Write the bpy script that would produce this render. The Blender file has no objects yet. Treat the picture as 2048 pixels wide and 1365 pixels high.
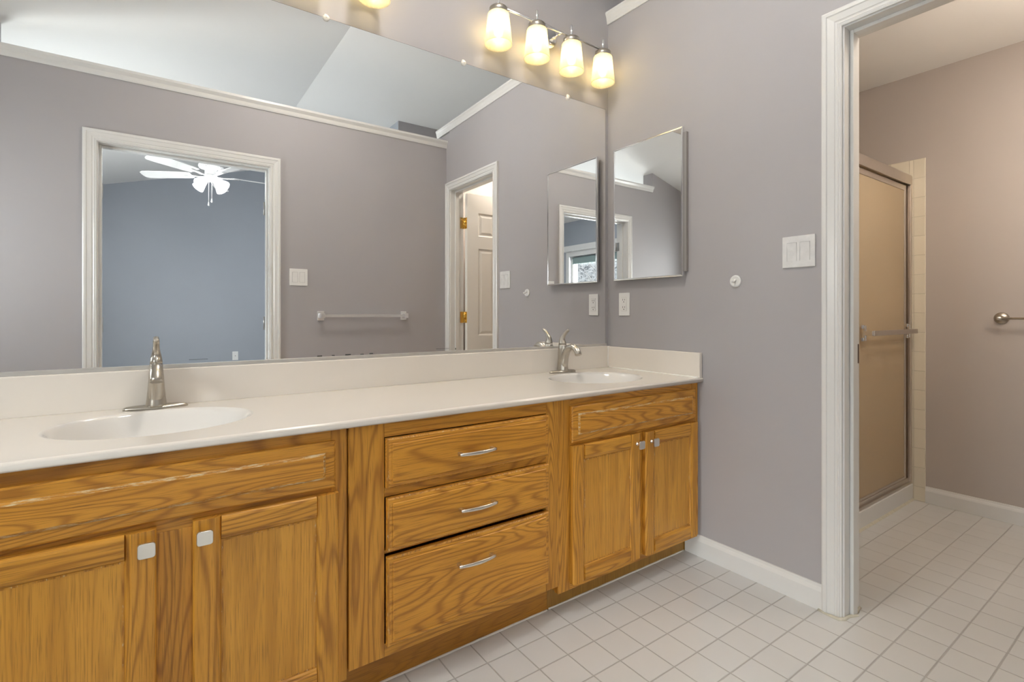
import bpy, bmesh, math, random
from math import pi, sin, cos, radians, sqrt, hypot
from mathutils import Vector, Matrix

random.seed(7)
scene = bpy.context.scene
COL = scene.collection

# ------------------------------------------------------------------ camera
cam_data = bpy.data.cameras.new('camera')
cam = bpy.data.objects.new('camera', cam_data)
COL.objects.link(cam)
cam.location = (-1.9296, -1.8637, 1.048)
cam.rotation_euler = (pi / 2, 0, radians(54.752 - 90))
cam_data.sensor_width = 36.0
cam_data.sensor_fit = 'HORIZONTAL'
cam_data.lens = 1011.1 * 36 / 2048
cam_data.shift_y = -(682.5 - 627.8) / 2048
cam_data.clip_start = 0.02
scene.camera = cam

# ------------------------------------------------------------------ world, exposure
EXPOSURE = 2.76
SKY = 4.4            # overcast winter sky seen through the windows
VANITY_BULB = 0.040    # watts per bulb
FAN_BULB = 2.6
SHOWER_FILL_LAMP = 1.75  # both added fill lamps in the shower room
CEILING_FILL_LAMP = 2.8  # added fill lamp over the bathroom
world = bpy.data.worlds.new('winter_sky')
scene.world = world
world.use_nodes = True
bg = world.node_tree.nodes['Background']
bg.inputs['Color'].default_value = (1.0, 0.985, 0.97, 1)
bg.inputs['Strength'].default_value = SKY
vs = scene.view_settings
vs.view_transform = 'Standard'
vs.look = 'None'
vs.exposure = EXPOSURE
vs.gamma = 1
vs.use_curve_mapping = False
try:
    scene.cycles.max_bounces = 14
    scene.cycles.diffuse_bounces = 8
    scene.cycles.glossy_bounces = 8
    scene.cycles.transmission_bounces = 8
    scene.cycles.transparent_max_bounces = 12
    scene.cycles.sample_clamp_indirect = 4
    scene.cycles.caustics_reflective = True
    scene.cycles.blur_glossy = 0.6
    scene.cycles.caustics_refractive = True
except Exception:
    pass


def portal(name, loc, rot, sx, sy):
    d = bpy.data.lights.new(name, 'AREA')
    d.shape = 'RECTANGLE'
    d.size = sx
    d.size_y = sy
    d.cycles.is_portal = True
    o = bpy.data.objects.new(name, d)
    COL.objects.link(o)
    o.location = loc
    o.rotation_euler = rot
    return o


# ------------------------------------------------------------------ materials
def nodes_of(name):
    m = bpy.data.materials.new(name)
    m.use_nodes = True
    nt = m.node_tree
    return m, nt, nt.nodes['Principled BSDF']


def N(nt, kind, **kw):
    n = nt.nodes.new(kind)
    for k, v in kw.items():
        if k in n.inputs:
            n.inputs[k].default_value = v
        else:
            setattr(n, k, v)
    return n


def plain(name, col, rough=0.5, metal=0.0, noise=0.0, nscale=30, bump=0.0, coat=0.0, spec=0.5):
    m, nt, p = nodes_of(name)
    p.inputs['Base Color'].default_value = (*col, 1)
    p.inputs['Roughness'].default_value = rough
    p.inputs['Metallic'].default_value = metal
    p.inputs['Specular IOR Level'].default_value = spec
    p.inputs['Coat Weight'].default_value = coat
    if noise or bump:
        tc = N(nt, 'ShaderNodeTexCoord')
        no = N(nt, 'ShaderNodeTexNoise')
        no.inputs['Scale'].default_value = nscale
        no.inputs['Detail'].default_value = 4
        nt.links.new(tc.outputs['Object'], no.inputs['Vector'])
        if noise:
            mx = N(nt, 'ShaderNodeMix', data_type='RGBA')
            mx.inputs['A'].default_value = (*[c * (1 - noise) for c in col], 1)
            mx.inputs['B'].default_value = (*[min(1, c * (1 + noise)) for c in col], 1)
            nt.links.new(no.outputs['Fac'], mx.inputs['Factor'])
            nt.links.new(mx.outputs['Result'], p.inputs['Base Color'])
        if bump:
            b = N(nt, 'ShaderNodeBump')
            b.inputs['Strength'].default_value = bump
            b.inputs['Distance'].default_value = 0.002
            nt.links.new(no.outputs['Fac'], b.inputs['Height'])
            nt.links.new(b.outputs['Normal'], p.inputs['Normal'])
    return m


def oak(name, axis, tint=(1, 1, 1), worn=0.0, stretch=1.0, figure=0.72):
    """axis: 0 = grain runs along x, 2 = grain runs along z"""
    m, nt, p = nodes_of(name)
    L = nt.links.new
    tc = N(nt, 'ShaderNodeTexCoord')
    oi = N(nt, 'ShaderNodeObjectInfo')
    off = N(nt, 'ShaderNodeVectorMath', operation='SCALE')
    off.inputs[0].default_value = (13.1, 7.7, 9.3)
    L(oi.outputs['Random'], off.inputs['Scale'])
    add = N(nt, 'ShaderNodeVectorMath', operation='ADD')
    L(tc.outputs['Object'], add.inputs[0])
    L(off.outputs['Vector'], add.inputs[1])

    def mapped(along, across):
        mp = N(nt, 'ShaderNodeMapping')
        s = [across, across, across]
        s[axis] = along
        mp.inputs['Scale'].default_value = s
        L(add.outputs['Vector'], mp.inputs['Vector'])
        return mp

    # broad cathedral figure: contour lines of a stretched noise
    n1 = N(nt, 'ShaderNodeTexNoise')
    n1.inputs['Scale'].default_value = 1.0
    n1.inputs['Detail'].default_value = 1.5
    n1.inputs['Distortion'].default_value = 0.25
    L(mapped(0.85 * stretch, 9.0).outputs['Vector'], n1.inputs['Vector'])
    mul = N(nt, 'ShaderNodeMath', operation='MULTIPLY')
    mul.inputs[1].default_value = 150
    L(n1.outputs['Fac'], mul.inputs[0])
    sn = N(nt, 'ShaderNodeMath', operation='SINE')
    L(mul.outputs[0], sn.inputs[0])
    rings = N(nt, 'ShaderNodeMapRange')
    rings.inputs['From Min'].default_value = -1
    rings.inputs['From Max'].default_value = 1
    L(sn.outputs[0], rings.inputs['Value'])
    pw = N(nt, 'ShaderNodeMath', operation='POWER')
    pw.inputs[1].default_value = 3.2
    L(rings.outputs['Result'], pw.inputs[0])
    # fine pores and fibres
    n2 = N(nt, 'ShaderNodeTexNoise')
    n2.inputs['Scale'].default_value = 1.0
    n2.inputs['Detail'].default_value = 3
    L(mapped(13, 520).outputs['Vector'], n2.inputs['Vector'])
    pores = N(nt, 'ShaderNodeMapRange')
    pores.inputs['From Min'].default_value = 0.52
    pores.inputs['From Max'].default_value = 0.72
    L(n2.outputs['Fac'], pores.inputs['Value'])
    n3 = N(nt, 'ShaderNodeTexNoise')
    n3.inputs['Scale'].default_value = 1.0
    n3.inputs['Detail'].default_value = 2
    L(mapped(2.2, 26).outputs['Vector'], n3.inputs['Vector'])
    # colours
    t = tint
    base = N(nt, 'ShaderNodeMix', data_type='RGBA')
    base.inputs['A'].default_value = (0.53 * t[0], 0.226 * t[1], 0.021 * t[2], 1)
    base.inputs['B'].default_value = (0.74 * t[0], 0.365 * t[1], 0.050 * t[2], 1)
    L(n3.outputs['Fac'], base.inputs['Factor'])
    dark = N(nt, 'ShaderNodeMix', data_type='RGBA')
    dark.inputs['B'].default_value = (0.31 * t[0], 0.116 * t[1], 0.012 * t[2], 1)
    L(base.outputs['Result'], dark.inputs['A'])
    f1 = N(nt, 'ShaderNodeMath', operation='MULTIPLY')
    f1.inputs[1].default_value = figure
    L(pw.outputs[0], f1.inputs[0])
    L(f1.outputs[0], dark.inputs['Factor'])
    d2 = N(nt, 'ShaderNodeMix', data_type='RGBA')
    d2.inputs['B'].default_value = (0.19 * t[0], 0.075 * t[1], 0.011 * t[2], 1)
    f2 = N(nt, 'ShaderNodeMath', operation='MULTIPLY')
    f2.inputs[1].default_value = 0.6
    L(pores.outputs['Result'], f2.inputs[0])
    L(f2.outputs[0], d2.inputs['Factor'])
    L(dark.outputs['Result'], d2.inputs['A'])
    out = d2.outputs['Result']
    if worn:
        n4 = N(nt, 'ShaderNodeTexNoise')
        n4.inputs['Scale'].default_value = 1.0
        n4.inputs['Detail'].default_value = 5
        n4.inputs['Roughness'].default_value = 0.75
        L(mapped(28, 150).outputs['Vector'], n4.inputs['Vector'])
        wr = N(nt, 'ShaderNodeMapRange')
        wr.inputs['From Min'].default_value = 0.62 - 0.2 * worn
        wr.inputs['From Max'].default_value = 0.68 - 0.1 * worn
        L(n4.outputs['Fac'], wr.inputs['Value'])
        w = N(nt, 'ShaderNodeMix', data_type='RGBA')
        w.inputs['B'].default_value = (0.66, 0.52, 0.30, 1)
        L(wr.outputs['Result'], w.inputs['Factor'])
        L(out, w.inputs['A'])
        out = w.outputs['Result']
    L(out, p.inputs['Base Color'])
    p.inputs['Roughness'].default_value = 0.36
    b = N(nt, 'ShaderNodeBump')
    b.inputs['Strength'].default_value = 0.25
    b.inputs['Distance'].default_value = 0.0008
    b.invert = True
    L(pores.outputs['Result'], b.inputs['Height'])
    L(b.outputs['Normal'], p.inputs['Normal'])
    return m


def tile_mat(name, pitch, ox, oy, axes, tile, grout, gw=0.0035, rough=0.22, vary=0.05):
    m, nt, p = nodes_of(name)
    L = nt.links.new
    tc = N(nt, 'ShaderNodeTexCoord')
    sep = N(nt, 'ShaderNodeSeparateXYZ')
    L(tc.outputs['Object'], sep.inputs[0])
    masks = []
    cells = []
    for a, o in zip(axes, (ox, oy)):
        s = N(nt, 'ShaderNodeMath', operation='SUBTRACT')
        s.inputs[1].default_value = o
        L(sep.outputs['XYZ'[a]], s.inputs[0])
        d = N(nt, 'ShaderNodeMath', operation='DIVIDE')
        d.inputs[1].default_value = pitch
        L(s.outputs[0], d.inputs[0])
        fl = N(nt, 'ShaderNodeMath', operation='FLOOR')
        L(d.outputs[0], fl.inputs[0])
        cells.append(fl)
        fr = N(nt, 'ShaderNodeMath', operation='PINGPONG')
        fr.inputs[1].default_value = 0.5
        L(d.outputs[0], fr.inputs[0])          # 0 on a joint, 0.5 mid tile
        mr = N(nt, 'ShaderNodeMapRange')
        mr.inputs['From Min'].default_value = gw * 0.35 / pitch
        mr.inputs['From Max'].default_value = gw * 0.75 / pitch
        L(fr.outputs[0], mr.inputs['Value'])
        masks.append(mr)
    mn = N(nt, 'ShaderNodeMath', operation='MINIMUM')
    L(masks[0].outputs['Result'], mn.inputs[0])
    L(masks[1].outputs['Result'], mn.inputs[1])
    cv = N(nt, 'ShaderNodeCombineXYZ')
    L(cells[0].outputs[0], cv.inputs[0])
    L(cells[1].outputs[0], cv.inputs[1])
    wn = N(nt, 'ShaderNodeTexWhiteNoise')
    L(cv.outputs[0], wn.inputs['Vector'])
    tv = N(nt, 'ShaderNodeMix', data_type='RGBA')
    tv.inputs['A'].default_value = (*[c * (1 - vary) for c in tile], 1)
    tv.inputs['B'].default_value = (*[c * (1 + vary * 0.5) for c in tile], 1)
    L(wn.outputs['Value'], tv.inputs['Factor'])
    mx = N(nt, 'ShaderNodeMix', data_type='RGBA')
    mx.inputs['A'].default_value = (*grout, 1)
    L(tv.outputs['Result'], mx.inputs['B'])
    L(mn.outputs[0], mx.inputs['Factor'])
    L(mx.outputs['Result'], p.inputs['Base Color'])
    rr = N(nt, 'ShaderNodeMapRange')
    rr.inputs['To Min'].default_value = 0.8
    rr.inputs['To Max'].default_value = rough
    L(mn.outputs[0], rr.inputs['Value'])
    L(rr.outputs['Result'], p.inputs['Roughness'])
    b = N(nt, 'ShaderNodeBump')
    b.inputs['Strength'].default_value = 0.6
    b.inputs['Distance'].default_value = 0.0015
    L(mn.outputs[0], b.inputs['Height'])
    L(b.outputs['Normal'], p.inputs['Normal'])
    return m


def brushed(name, col, rough=0.3):
    m, nt, p = nodes_of(name)
    L = nt.links.new
    p.inputs['Base Color'].default_value = (*col, 1)
    p.inputs['Metallic'].default_value = 1
    tc = N(nt, 'ShaderNodeTexCoord')
    mp = N(nt, 'ShaderNodeMapping')
    mp.inputs['Scale'].default_value = (40, 40, 900)
    L(tc.outputs['Object'], mp.inputs['Vector'])
    no = N(nt, 'ShaderNodeTexNoise')
    no.inputs['Scale'].default_value = 1
    L(mp.outputs['Vector'], no.inputs['Vector'])
    mr = N(nt, 'ShaderNodeMapRange')
    mr.inputs['To Min'].default_value = rough - 0.06
    mr.inputs['To Max'].default_value = rough + 0.08
    L(no.outputs['Fac'], mr.inputs['Value'])
    L(mr.outputs['Result'], p.inputs['Roughness'])
    return m


def emit(name, col, strength):
    m, nt, p = nodes_of(name)
    p.inputs['Base Color'].default_value = (*col, 1)
    p.inputs['Emission Color'].default_value = (*col, 1)
    p.inputs['Emission Strength'].default_value = strength
    return m


def shade_mat(name, col, transp=0.12):
    m = bpy.data.materials.new(name)
    m.use_nodes = True
    nt = m.node_tree
    nt.nodes.clear()
    L = nt.links.new
    out = N(nt, 'ShaderNodeOutputMaterial')
    tr = N(nt, 'ShaderNodeBsdfTranslucent')
    tr.inputs['Color'].default_value = (*col, 1)
    df = N(nt, 'ShaderNodeBsdfDiffuse')
    df.inputs['Color'].default_value = (*col, 1)
    tp = N(nt, 'ShaderNodeBsdfTransparent')
    tp.inputs['Color'].default_value = (*col, 1)
    gl = N(nt, 'ShaderNodeBsdfGlossy')
    gl.inputs['Roughness'].default_value = 0.25
    tc = N(nt, 'ShaderNodeTexCoord')
    no = N(nt, 'ShaderNodeTexNoise')
    no.inputs['Scale'].default_value = 90
    L(tc.outputs['Object'], no.inputs['Vector'])
    mr = N(nt, 'ShaderNodeMapRange')
    mr.inputs['To Min'].default_value = transp * 0.6
    mr.inputs['To Max'].default_value = transp * 1.4
    L(no.outputs['Fac'], mr.inputs['Value'])
    a = N(nt, 'ShaderNodeMixShader')
    a.inputs[0].default_value = 0.35
    L(tr.outputs[0], a.inputs[1])
    L(df.outputs[0], a.inputs[2])
    b = N(nt, 'ShaderNodeMixShader')
    L(mr.outputs['Result'], b.inputs[0])
    L(a.outputs[0], b.inputs[1])
    L(tp.outputs[0], b.inputs[2])
    c = N(nt, 'ShaderNodeMixShader')
    c.inputs[0].default_value = 0.04
    L(b.outputs[0], c.inputs[1])
    L(gl.outputs[0], c.inputs[2])
    L(c.outputs[0], out.inputs[0])
    return m


def frosted_glass(name, col):
    m = bpy.data.materials.new(name)
    m.use_nodes = True
    nt = m.node_tree
    nt.nodes.clear()
    L = nt.links.new
    out = N(nt, 'ShaderNodeOutputMaterial')
    tr = N(nt, 'ShaderNodeBsdfTranslucent')
    tr.inputs['Color'].default_value = (*col, 1)
    rf = N(nt, 'ShaderNodeBsdfRefraction')
    rf.inputs['Color'].default_value = (*col, 1)
    rf.inputs['Roughness'].default_value = 0.55
    rf.inputs['IOR'].default_value = 1.15
    df = N(nt, 'ShaderNodeBsdfDiffuse')
    df.inputs['Color'].default_value = (*col, 1)
    gl = N(nt, 'ShaderNodeBsdfGlossy')
    gl.inputs['Roughness'].default_value = 0.3
    tc = N(nt, 'ShaderNodeTexCoord')
    no = N(nt, 'ShaderNodeTexNoise')
    no.inputs['Scale'].default_value = 160
    no.inputs['Detail'].default_value = 2
    L(tc.outputs['Object'], no.inputs['Vector'])
    bp = N(nt, 'ShaderNodeBump')
    bp.inputs['Strength'].default_value = 0.5
    bp.inputs['Distance'].default_value = 0.002
    L(no.outputs['Fac'], bp.inputs['Height'])
    for s in (rf, gl):
        L(bp.outputs['Normal'], s.inputs['Normal'])
    a = N(nt, 'ShaderNodeMixShader')
    a.inputs[0].default_value = 0.5
    L(tr.outputs[0], a.inputs[1])
    L(rf.outputs[0], a.inputs[2])
    b = N(nt, 'ShaderNodeMixShader')
    b.inputs[0].default_value = 0.3
    L(a.outputs[0], b.inputs[1])
    L(df.outputs[0], b.inputs[2])
    c = N(nt, 'ShaderNodeMixShader')
    c.inputs[0].default_value = 0.08
    L(b.outputs[0], c.inputs[1])
    L(gl.outputs[0], c.inputs[2])
    L(c.outputs[0], out.inputs[0])
    return m


def clear_pane(name):
    m = bpy.data.materials.new(name)
    m.use_nodes = True
    nt = m.node_tree
    nt.nodes.clear()
    out = N(nt, 'ShaderNodeOutputMaterial')
    tp = N(nt, 'ShaderNodeBsdfTransparent')
    tp.inputs['Color'].default_value = (0.94, 0.97, 0.97, 1)
    gl = N(nt, 'ShaderNodeBsdfGlossy')
    gl.inputs['Roughness'].default_value = 0.02
    mx = N(nt, 'ShaderNodeMixShader')
    mx.inputs[0].default_value = 0.05
    nt.links.new(tp.outputs[0], mx.inputs[1])
    nt.links.new(gl.outputs[0], mx.inputs[2])
    nt.links.new(mx.outputs[0], out.inputs[0])
    return m


M = {}
M['wall'] = plain('lavender_grey_paint', (0.402, 0.389, 0.402), 0.55, noise=0.03, nscale=3, bump=0.06)
M['wall_blue'] = plain('slate_blue_paint', (0.345, 0.372, 0.415), 0.55, noise=0.03, nscale=3)
M['wall_bath2'] = plain('warm_lit_grey_paint', (0.47, 0.424, 0.395), 0.55, noise=0.03, nscale=3)  # same grey wall paint, the shower room's warm light mixed into its colour
M['ceiling'] = plain('ceiling_white', (0.83, 0.825, 0.815), 0.75, noise=0.01, nscale=4)
M['trim'] = plain('white_semigloss_paint', (0.71, 0.71, 0.70), 0.22, noise=0.015, nscale=20)
M['tile'] = tile_mat('white_floor_tile', 0.111088, -0.11465, -0.58332, (0, 1), (0.59, 0.592, 0.585), (0.38, 0.37, 0.355), 0.0038, 0.2, 0.018)
M['tile_wall'] = tile_mat('cream_wall_tile', 0.108, 0.02, 1.915, (1, 2), (0.74, 0.68, 0.56), (0.58, 0.53, 0.43), 0.003, 0.18, 0.02)
M['tile_wall_back'] = tile_mat('cream_wall_tile_back', 0.108, 0.02, 1.915, (0, 2), (0.74, 0.68, 0.56), (0.58, 0.53, 0.43), 0.003, 0.18, 0.02)
M['carpet'] = plain('beige_carpet', (0.45, 0.42, 0.38), 0.95, noise=0.1, nscale=200)
M['oak_v'] = oak('golden_oak_upright_grain', 2)
M['oak_h'] = oak('golden_oak_level_grain', 0)
M['oak_panel'] = oak('golden_oak_panel', 2, (1.03, 1.06, 1.15), stretch=0.45, figure=0.3)
M['oak_front'] = oak('golden_oak_drawer_front', 0, (1.04, 1.02, 1.0), stretch=1.3)
M['oak_worn'] = oak('golden_oak_worn_edge', 0, (1.0, 1.0, 1.0), worn=0.75)
M['oak_edge'] = oak('golden_oak_slightly_worn_edge', 2, (0.95, 0.93, 0.9), worn=0.22)
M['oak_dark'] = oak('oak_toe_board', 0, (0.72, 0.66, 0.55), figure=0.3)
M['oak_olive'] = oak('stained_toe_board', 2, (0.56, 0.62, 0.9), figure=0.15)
M['marble'] = plain('cultured_marble_cream', (0.765, 0.715, 0.65), 0.1, noise=0.012, nscale=6, coat=0.3)
M['bowl'] = plain('cultured_marble_bowl', (0.75, 0.725, 0.69), 0.08, coat=0.3)
M['caulk'] = plain('white_caulk', (0.82, 0.80, 0.75), 0.5, noise=0.05, nscale=60)
M['old_caulk'] = plain('yellowed_caulk', (0.55, 0.52, 0.43), 0.7, noise=0.2, nscale=70)
M['nickel'] = brushed('brushed_nickel', (0.50, 0.465, 0.41), 0.3)
M['nickel_bright'] = plain('satin_nickel', (0.78, 0.75, 0.70), 0.3, 1.0, noise=0.03)
M['chrome'] = plain('chrome', (0.85, 0.85, 0.86), 0.08, 1.0, noise=0.01)
M['chrome_satin'] = plain('satin_chrome', (0.93, 0.93, 0.94), 0.3, 1.0, noise=0.02)
M['alum'] = plain('champagne_aluminium', (0.66, 0.60, 0.54), 0.3, 1.0, noise=0.03)
M['brass'] = plain('polished_brass', (0.80, 0.57, 0.20), 0.2, 1.0, noise=0.05)
M['bronze'] = plain('dark_bronze', (0.13, 0.085, 0.06), 0.4, 1.0, noise=0.05)
M['steel'] = plain('dull_steel', (0.38, 0.37, 0.35), 0.4, 1.0, noise=0.05)
M['mirror'] = plain('mirror_silver', (0.91, 0.91, 0.905), 0.0, 1.0)
M['mirror_edge'] = plain('mirror_edge_dark', (0.06, 0.07, 0.065), 0.3, noise=0.1)
M['channel'] = plain('grey_channel', (0.62, 0.60, 0.57), 0.35, 0.6, noise=0.05)
M['plastic'] = plain('white_plastic', (0.79, 0.79, 0.78), 0.3, noise=0.01)
M['pearl'] = plain('pearl_white_plastic', (0.70, 0.70, 0.70), 0.28, noise=0.14, nscale=38)
M['slot'] = plain('dark_slot', (0.03, 0.03, 0.03), 0.6, noise=0.1)
M['seam'] = plain('grey_seam', (0.42, 0.42, 0.42), 0.6, noise=0.05)
M['case'] = plain('grey_enamel_case', (0.30, 0.28, 0.265), 0.4, noise=0.03)
M['clip'] = plain('clear_plastic_clip', (0.85, 0.83, 0.78), 0.1, noise=0.05)
M['door'] = plain('white_door_paint', (0.80, 0.79, 0.76), 0.35, noise=0.01)
M['shade'] = shade_mat('frosted_scavo_glass', (0.96, 0.92, 0.74), 0.30)
M['fan_shade'] = shade_mat('white_frosted_glass', (0.95, 0.95, 0.95), 0.1)
M['bulb'] = emit('warm_bulb', (1.0, 0.83, 0.58), VANITY_BULB / 0.0125)
M['fan_bulb'] = emit('cool_bulb', (0.98, 0.99, 1.0), FAN_BULB / 0.0125)
M['fill_warm'] = emit('warm_fill_lamp_glass', (1.0, 0.88, 0.74), SHOWER_FILL_LAMP / 0.285)  # glow of the lamps added in the shower room
M['fill_ceiling'] = emit('ceiling_fill_lamp_glass', (1.0, 0.93, 0.85), CEILING_FILL_LAMP / 0.33)  # glow of the lamp added above the bathroom
M['fan'] = plain('white_fan_enamel', (0.84, 0.84, 0.84), 0.35, noise=0.01)
M['pane'] = clear_pane('window_glass')
M['glass_shower'] = frosted_glass('obscure_shower_glass', (0.90, 0.79, 0.61))
M['fabric'] = plain('grey_green_shade_cloth', (0.25, 0.33, 0.33), 0.9, noise=0.05, nscale=300)
M['bark'] = plain('snowy_bark', (0.012, 0.012, 0.013), 0.9, noise=0.5, nscale=6)
M['snow'] = plain('snow', (0.85, 0.87, 0.9), 0.9, noise=0.03, nscale=2)


# ------------------------------------------------------------------ mesh builder
class MB:
    def __init__(self):
        self.v = []
        self.f = []      # (indices, material slot, smooth)

    def add(self, verts, faces, slot=0, smooth=False):
        o = len(self.v)
        self.v += [tuple(p) for p in verts]
        self.f += [(tuple(i + o for i in f), slot, smooth) for f in faces]
        return self

    def box(self, x0, x1, y0, y1, z0, z1, slot=0):
        v = [(x0, y0, z0), (x1, y0, z0), (x1, y1, z0), (x0, y1, z0), (x0, y0, z1), (x1, y0, z1), (x1, y1, z1), (x0, y1, z1)]
        return self.add(v, [(0, 3, 2, 1), (4, 5, 6, 7), (0, 1, 5, 4), (1, 2, 6, 5), (2, 3, 7, 6), (3, 0, 4, 7)], slot)

    def bbox(self, x0, x1, y0, y1, z0, z1, b=0.002, slot=0, seg=2):
        bm = bmesh.new()
        bmesh.ops.create_cube(bm, size=1)
        for w in bm.verts:
            w.co = Vector(((x0 + x1) / 2 + w.co.x * (x1 - x0), (y0 + y1) / 2 + w.co.y * (y1 - y0), (z0 + z1) / 2 + w.co.z * (z1 - z0)))
        bmesh.ops.bevel(bm, geom=bm.edges[:], offset=b, segments=seg, affect='EDGES', profile=0.5)
        return self.from_bm(bm, slot)

    def from_bm(self, bm, slot=0, smooth=False):
        bm.verts.index_update()
        self.add([w.co[:] for w in bm.verts], [[w.index for w in f.verts] for f in bm.faces], slot, smooth)
        bm.free()
        return self

    def loft(self, rings, slot=0, smooth=True, closed=True, caps=True):
        n = len(rings[0])
        v = [p for r in rings for p in r]
        f = []
        m = n if closed else n - 1
        for k in range(len(rings) - 1):
            for i in range(m):
                j = (i + 1) % n
                f.append((k * n + i, k * n + j, (k + 1) * n + j, (k + 1) * n + i))
        self.add(v, f, slot, smooth)
        if caps and closed:
            self.add(rings[0], [tuple(reversed(range(n)))], slot, False)
            self.add(rings[-1], [tuple(range(n))], slot, False)
        return self

    def lathe(self, prof, center=(0, 0, 0), axis=2, seg=32, slot=0, smooth=True, caps=True, sx=1.0, sy=1.0):
        rings = []
        for r, h in prof:
            ring = []
            for i in range(seg):
                a = 2 * pi * i / seg
                p = [0, 0, 0]
                u, w = [(1, 2), (2, 0), (0, 1)][axis]
                p[u] = r * cos(a) * sx
                p[w] = r * sin(a) * sy
                p[axis] = h
                ring.append((p[0] + center[0], p[1] + center[1], p[2] + center[2]))
            rings.append(ring)
        return self.loft(rings, slot, smooth, True, caps)

    def tube(self, path, rad, seg=12, slot=0, flat=None, caps=True):
        """round or elliptical tube along a polyline; rad: number, list, or list of (a, b)"""
        pts = [Vector(p) for p in path]
        rings = []
        ref = Vector((1, 0, 0)) if flat is None else Vector(flat)
        for k, p in enumerate(pts):
            t = (pts[min(k + 1, len(pts) - 1)] - pts[max(k - 1, 0)]).normalized()
            a = ref - t * ref.dot(t)
            if a.length < 1e-4:
                a = Vector((0, 0, 1)) - t * t.z
                if a.length < 1e-4:
                    a = Vector((0, 1, 0))
            a.normalize()
            b = t.cross(a)
            r = rad[k] if isinstance(rad, (list, tuple)) and not isinstance(rad[0], (int, float)) or isinstance(rad, list) else rad
            ra, rb = (r if isinstance(r, (list, tuple)) else (r, r))
            rings.append([tuple(p + a * ra * cos(2 * pi * i / seg) + b * rb * sin(2 * pi * i / seg)) for i in range(seg)])
        return self.loft(rings, slot, True, True, caps)

    def prism(self, poly, axis, a0, a1, slot=0, smooth=False, map2=None):
        """extrude a 2D polygon; axis is the extrusion axis, poly in the other two axes (cyclic order)"""
        u, w = [(1, 2), (0, 2), (0, 1)][axis]

        def pt(q, a):
            p = [0, 0, 0]
            p[u], p[w], p[axis] = q[0], q[1], a
            return tuple(p)
        n = len(poly)
        v = [pt(q, a0) for q in poly] + [pt(q, a1) for q in poly]
        f = [(i, (i + 1) % n, n + (i + 1) % n, n + i) for i in range(n)]
        self.add(v, f, slot, smooth)
        self.add(v[:n], [tuple(reversed(range(n)))], slot)
        self.add(v[n:], [tuple(range(n))], slot)
        return self

    def shift(self, dx, dy, dz):
        self.v = [(x + dx, y + dy, z + dz) for x, y, z in self.v]
        return self

    def mesh(self, name, mats):
        me = bpy.data.meshes.new(name)
        me.from_pydata(self.v, [], [f[0] for f in self.f])
        for m in (mats if isinstance(mats, (list, tuple)) else [mats]):
            me.materials.append(m)
        for p, f in zip(me.polygons, self.f):
            p.material_index = f[1]
            p.use_smooth = f[2]
        bm = bmesh.new()
        bm.from_mesh(me)
        bmesh.ops.remove_doubles(bm, verts=bm.verts[:], dist=1e-6)
        bmesh.ops.recalc_face_normals(bm, faces=bm.faces[:])
        bm.to_mesh(me)
        bm.free()
        me.update()
        return me


def world_loc(o):
    v = Vector((0, 0, 0))
    while o is not None:
        v += o.location
        o = o.parent
    return v


def obj(name, mb, mats, parent=None, world=True):
    """one mesh object; vertices given in world space, moved into the parent's space"""
    if parent is not None and world:
        w = world_loc(parent)
        mb.shift(-w.x, -w.y, -w.z)
    o = bpy.data.objects.new(name, mb.mesh(name, mats))
    COL.objects.link(o)
    if parent is not None:
        o.parent = parent
    return o


def struct(name, mb, mats, parent=None):
    o = obj(name, mb, mats, parent)
    if parent is None:
        o['kind'] = 'structure'
    return o


def tag(o, label, cat, group=None):
    o['label'] = label
    o['category'] = cat
    if group:
        o['group'] = group
    return o


def thing(name, label, cat, loc, group=None):
    o = bpy.data.objects.new(name, None)
    o.empty_display_size = 0.05
    COL.objects.link(o)
    o.location = loc
    return tag(o, label, cat, group)


def frame(name, loc):
    o = bpy.data.objects.new(name, None)
    o.empty_display_size = 0.05
    COL.objects.link(o)
    o.location = loc
    o['kind'] = 'structure'
    return o


def dup(root, loc, label=None, group=None):
    r = root.copy()
    COL.objects.link(r)
    r.location = loc
    if label:
        r['label'] = label
    if group:
        r['group'] = group

    def rec(src, dst):
        for ch in list(src.children):
            c = ch.copy()
            COL.objects.link(c)
            c.parent = dst
            rec(ch, c)
    rec(root, r)
    return r


# ================================================================== the room shell
CEIL = 3.083
XC = -0.797                       # crease between sloped and flat ceiling


def zc(x):
    return CEIL + 0.2702 * (min(x, XC) - XC)


# floors
struct('floor', MB().box(-3.24, 1.57, -1.866, 0.0, -0.06, 0.0).box(0.118, 1.57, -1.93, -1.866, -0.06, 0.0), M['tile'])
struct('floor_bedroom', MB().box(-3.24, 1.7, -6.12, -1.866, -0.06, -0.004), M['carpet'])

# vanity wall, running on above the shower room
struct('wall_back', MB().box(-3.36, 1.7, 0.0, 0.12, -0.06, 3.2), M['wall'])
# right wall with its door opening
struct('wall_right', MB().box(0, 0.118, -1.089, 0, 0, 2.55).box(0, 0.118, -1.93, -1.750, 0, 2.5)
       .box(0, 0.118, -1.750, -1.089, 2.053, 2.53), M['wall'])
# opposite wall: low part with ledge, door opening, full height part beside it
struct('wall_front', MB()
       .box(-1.294, 0.0, -1.93, -1.802, 0, 2.40)
       .box(-2.60, -2.206, -1.93, -1.802, 0, 2.40)
       .box(-2.206, -1.294, -1.93, -1.802, 2.032, 2.40)
       .prism([(-3.24, 0), (-2.60, 0), (-2.60, zc(-2.60) + 0.02), (-3.24, zc(-3.24) + 0.02)], 1, -1.93, -1.802), M['wall'])
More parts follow.
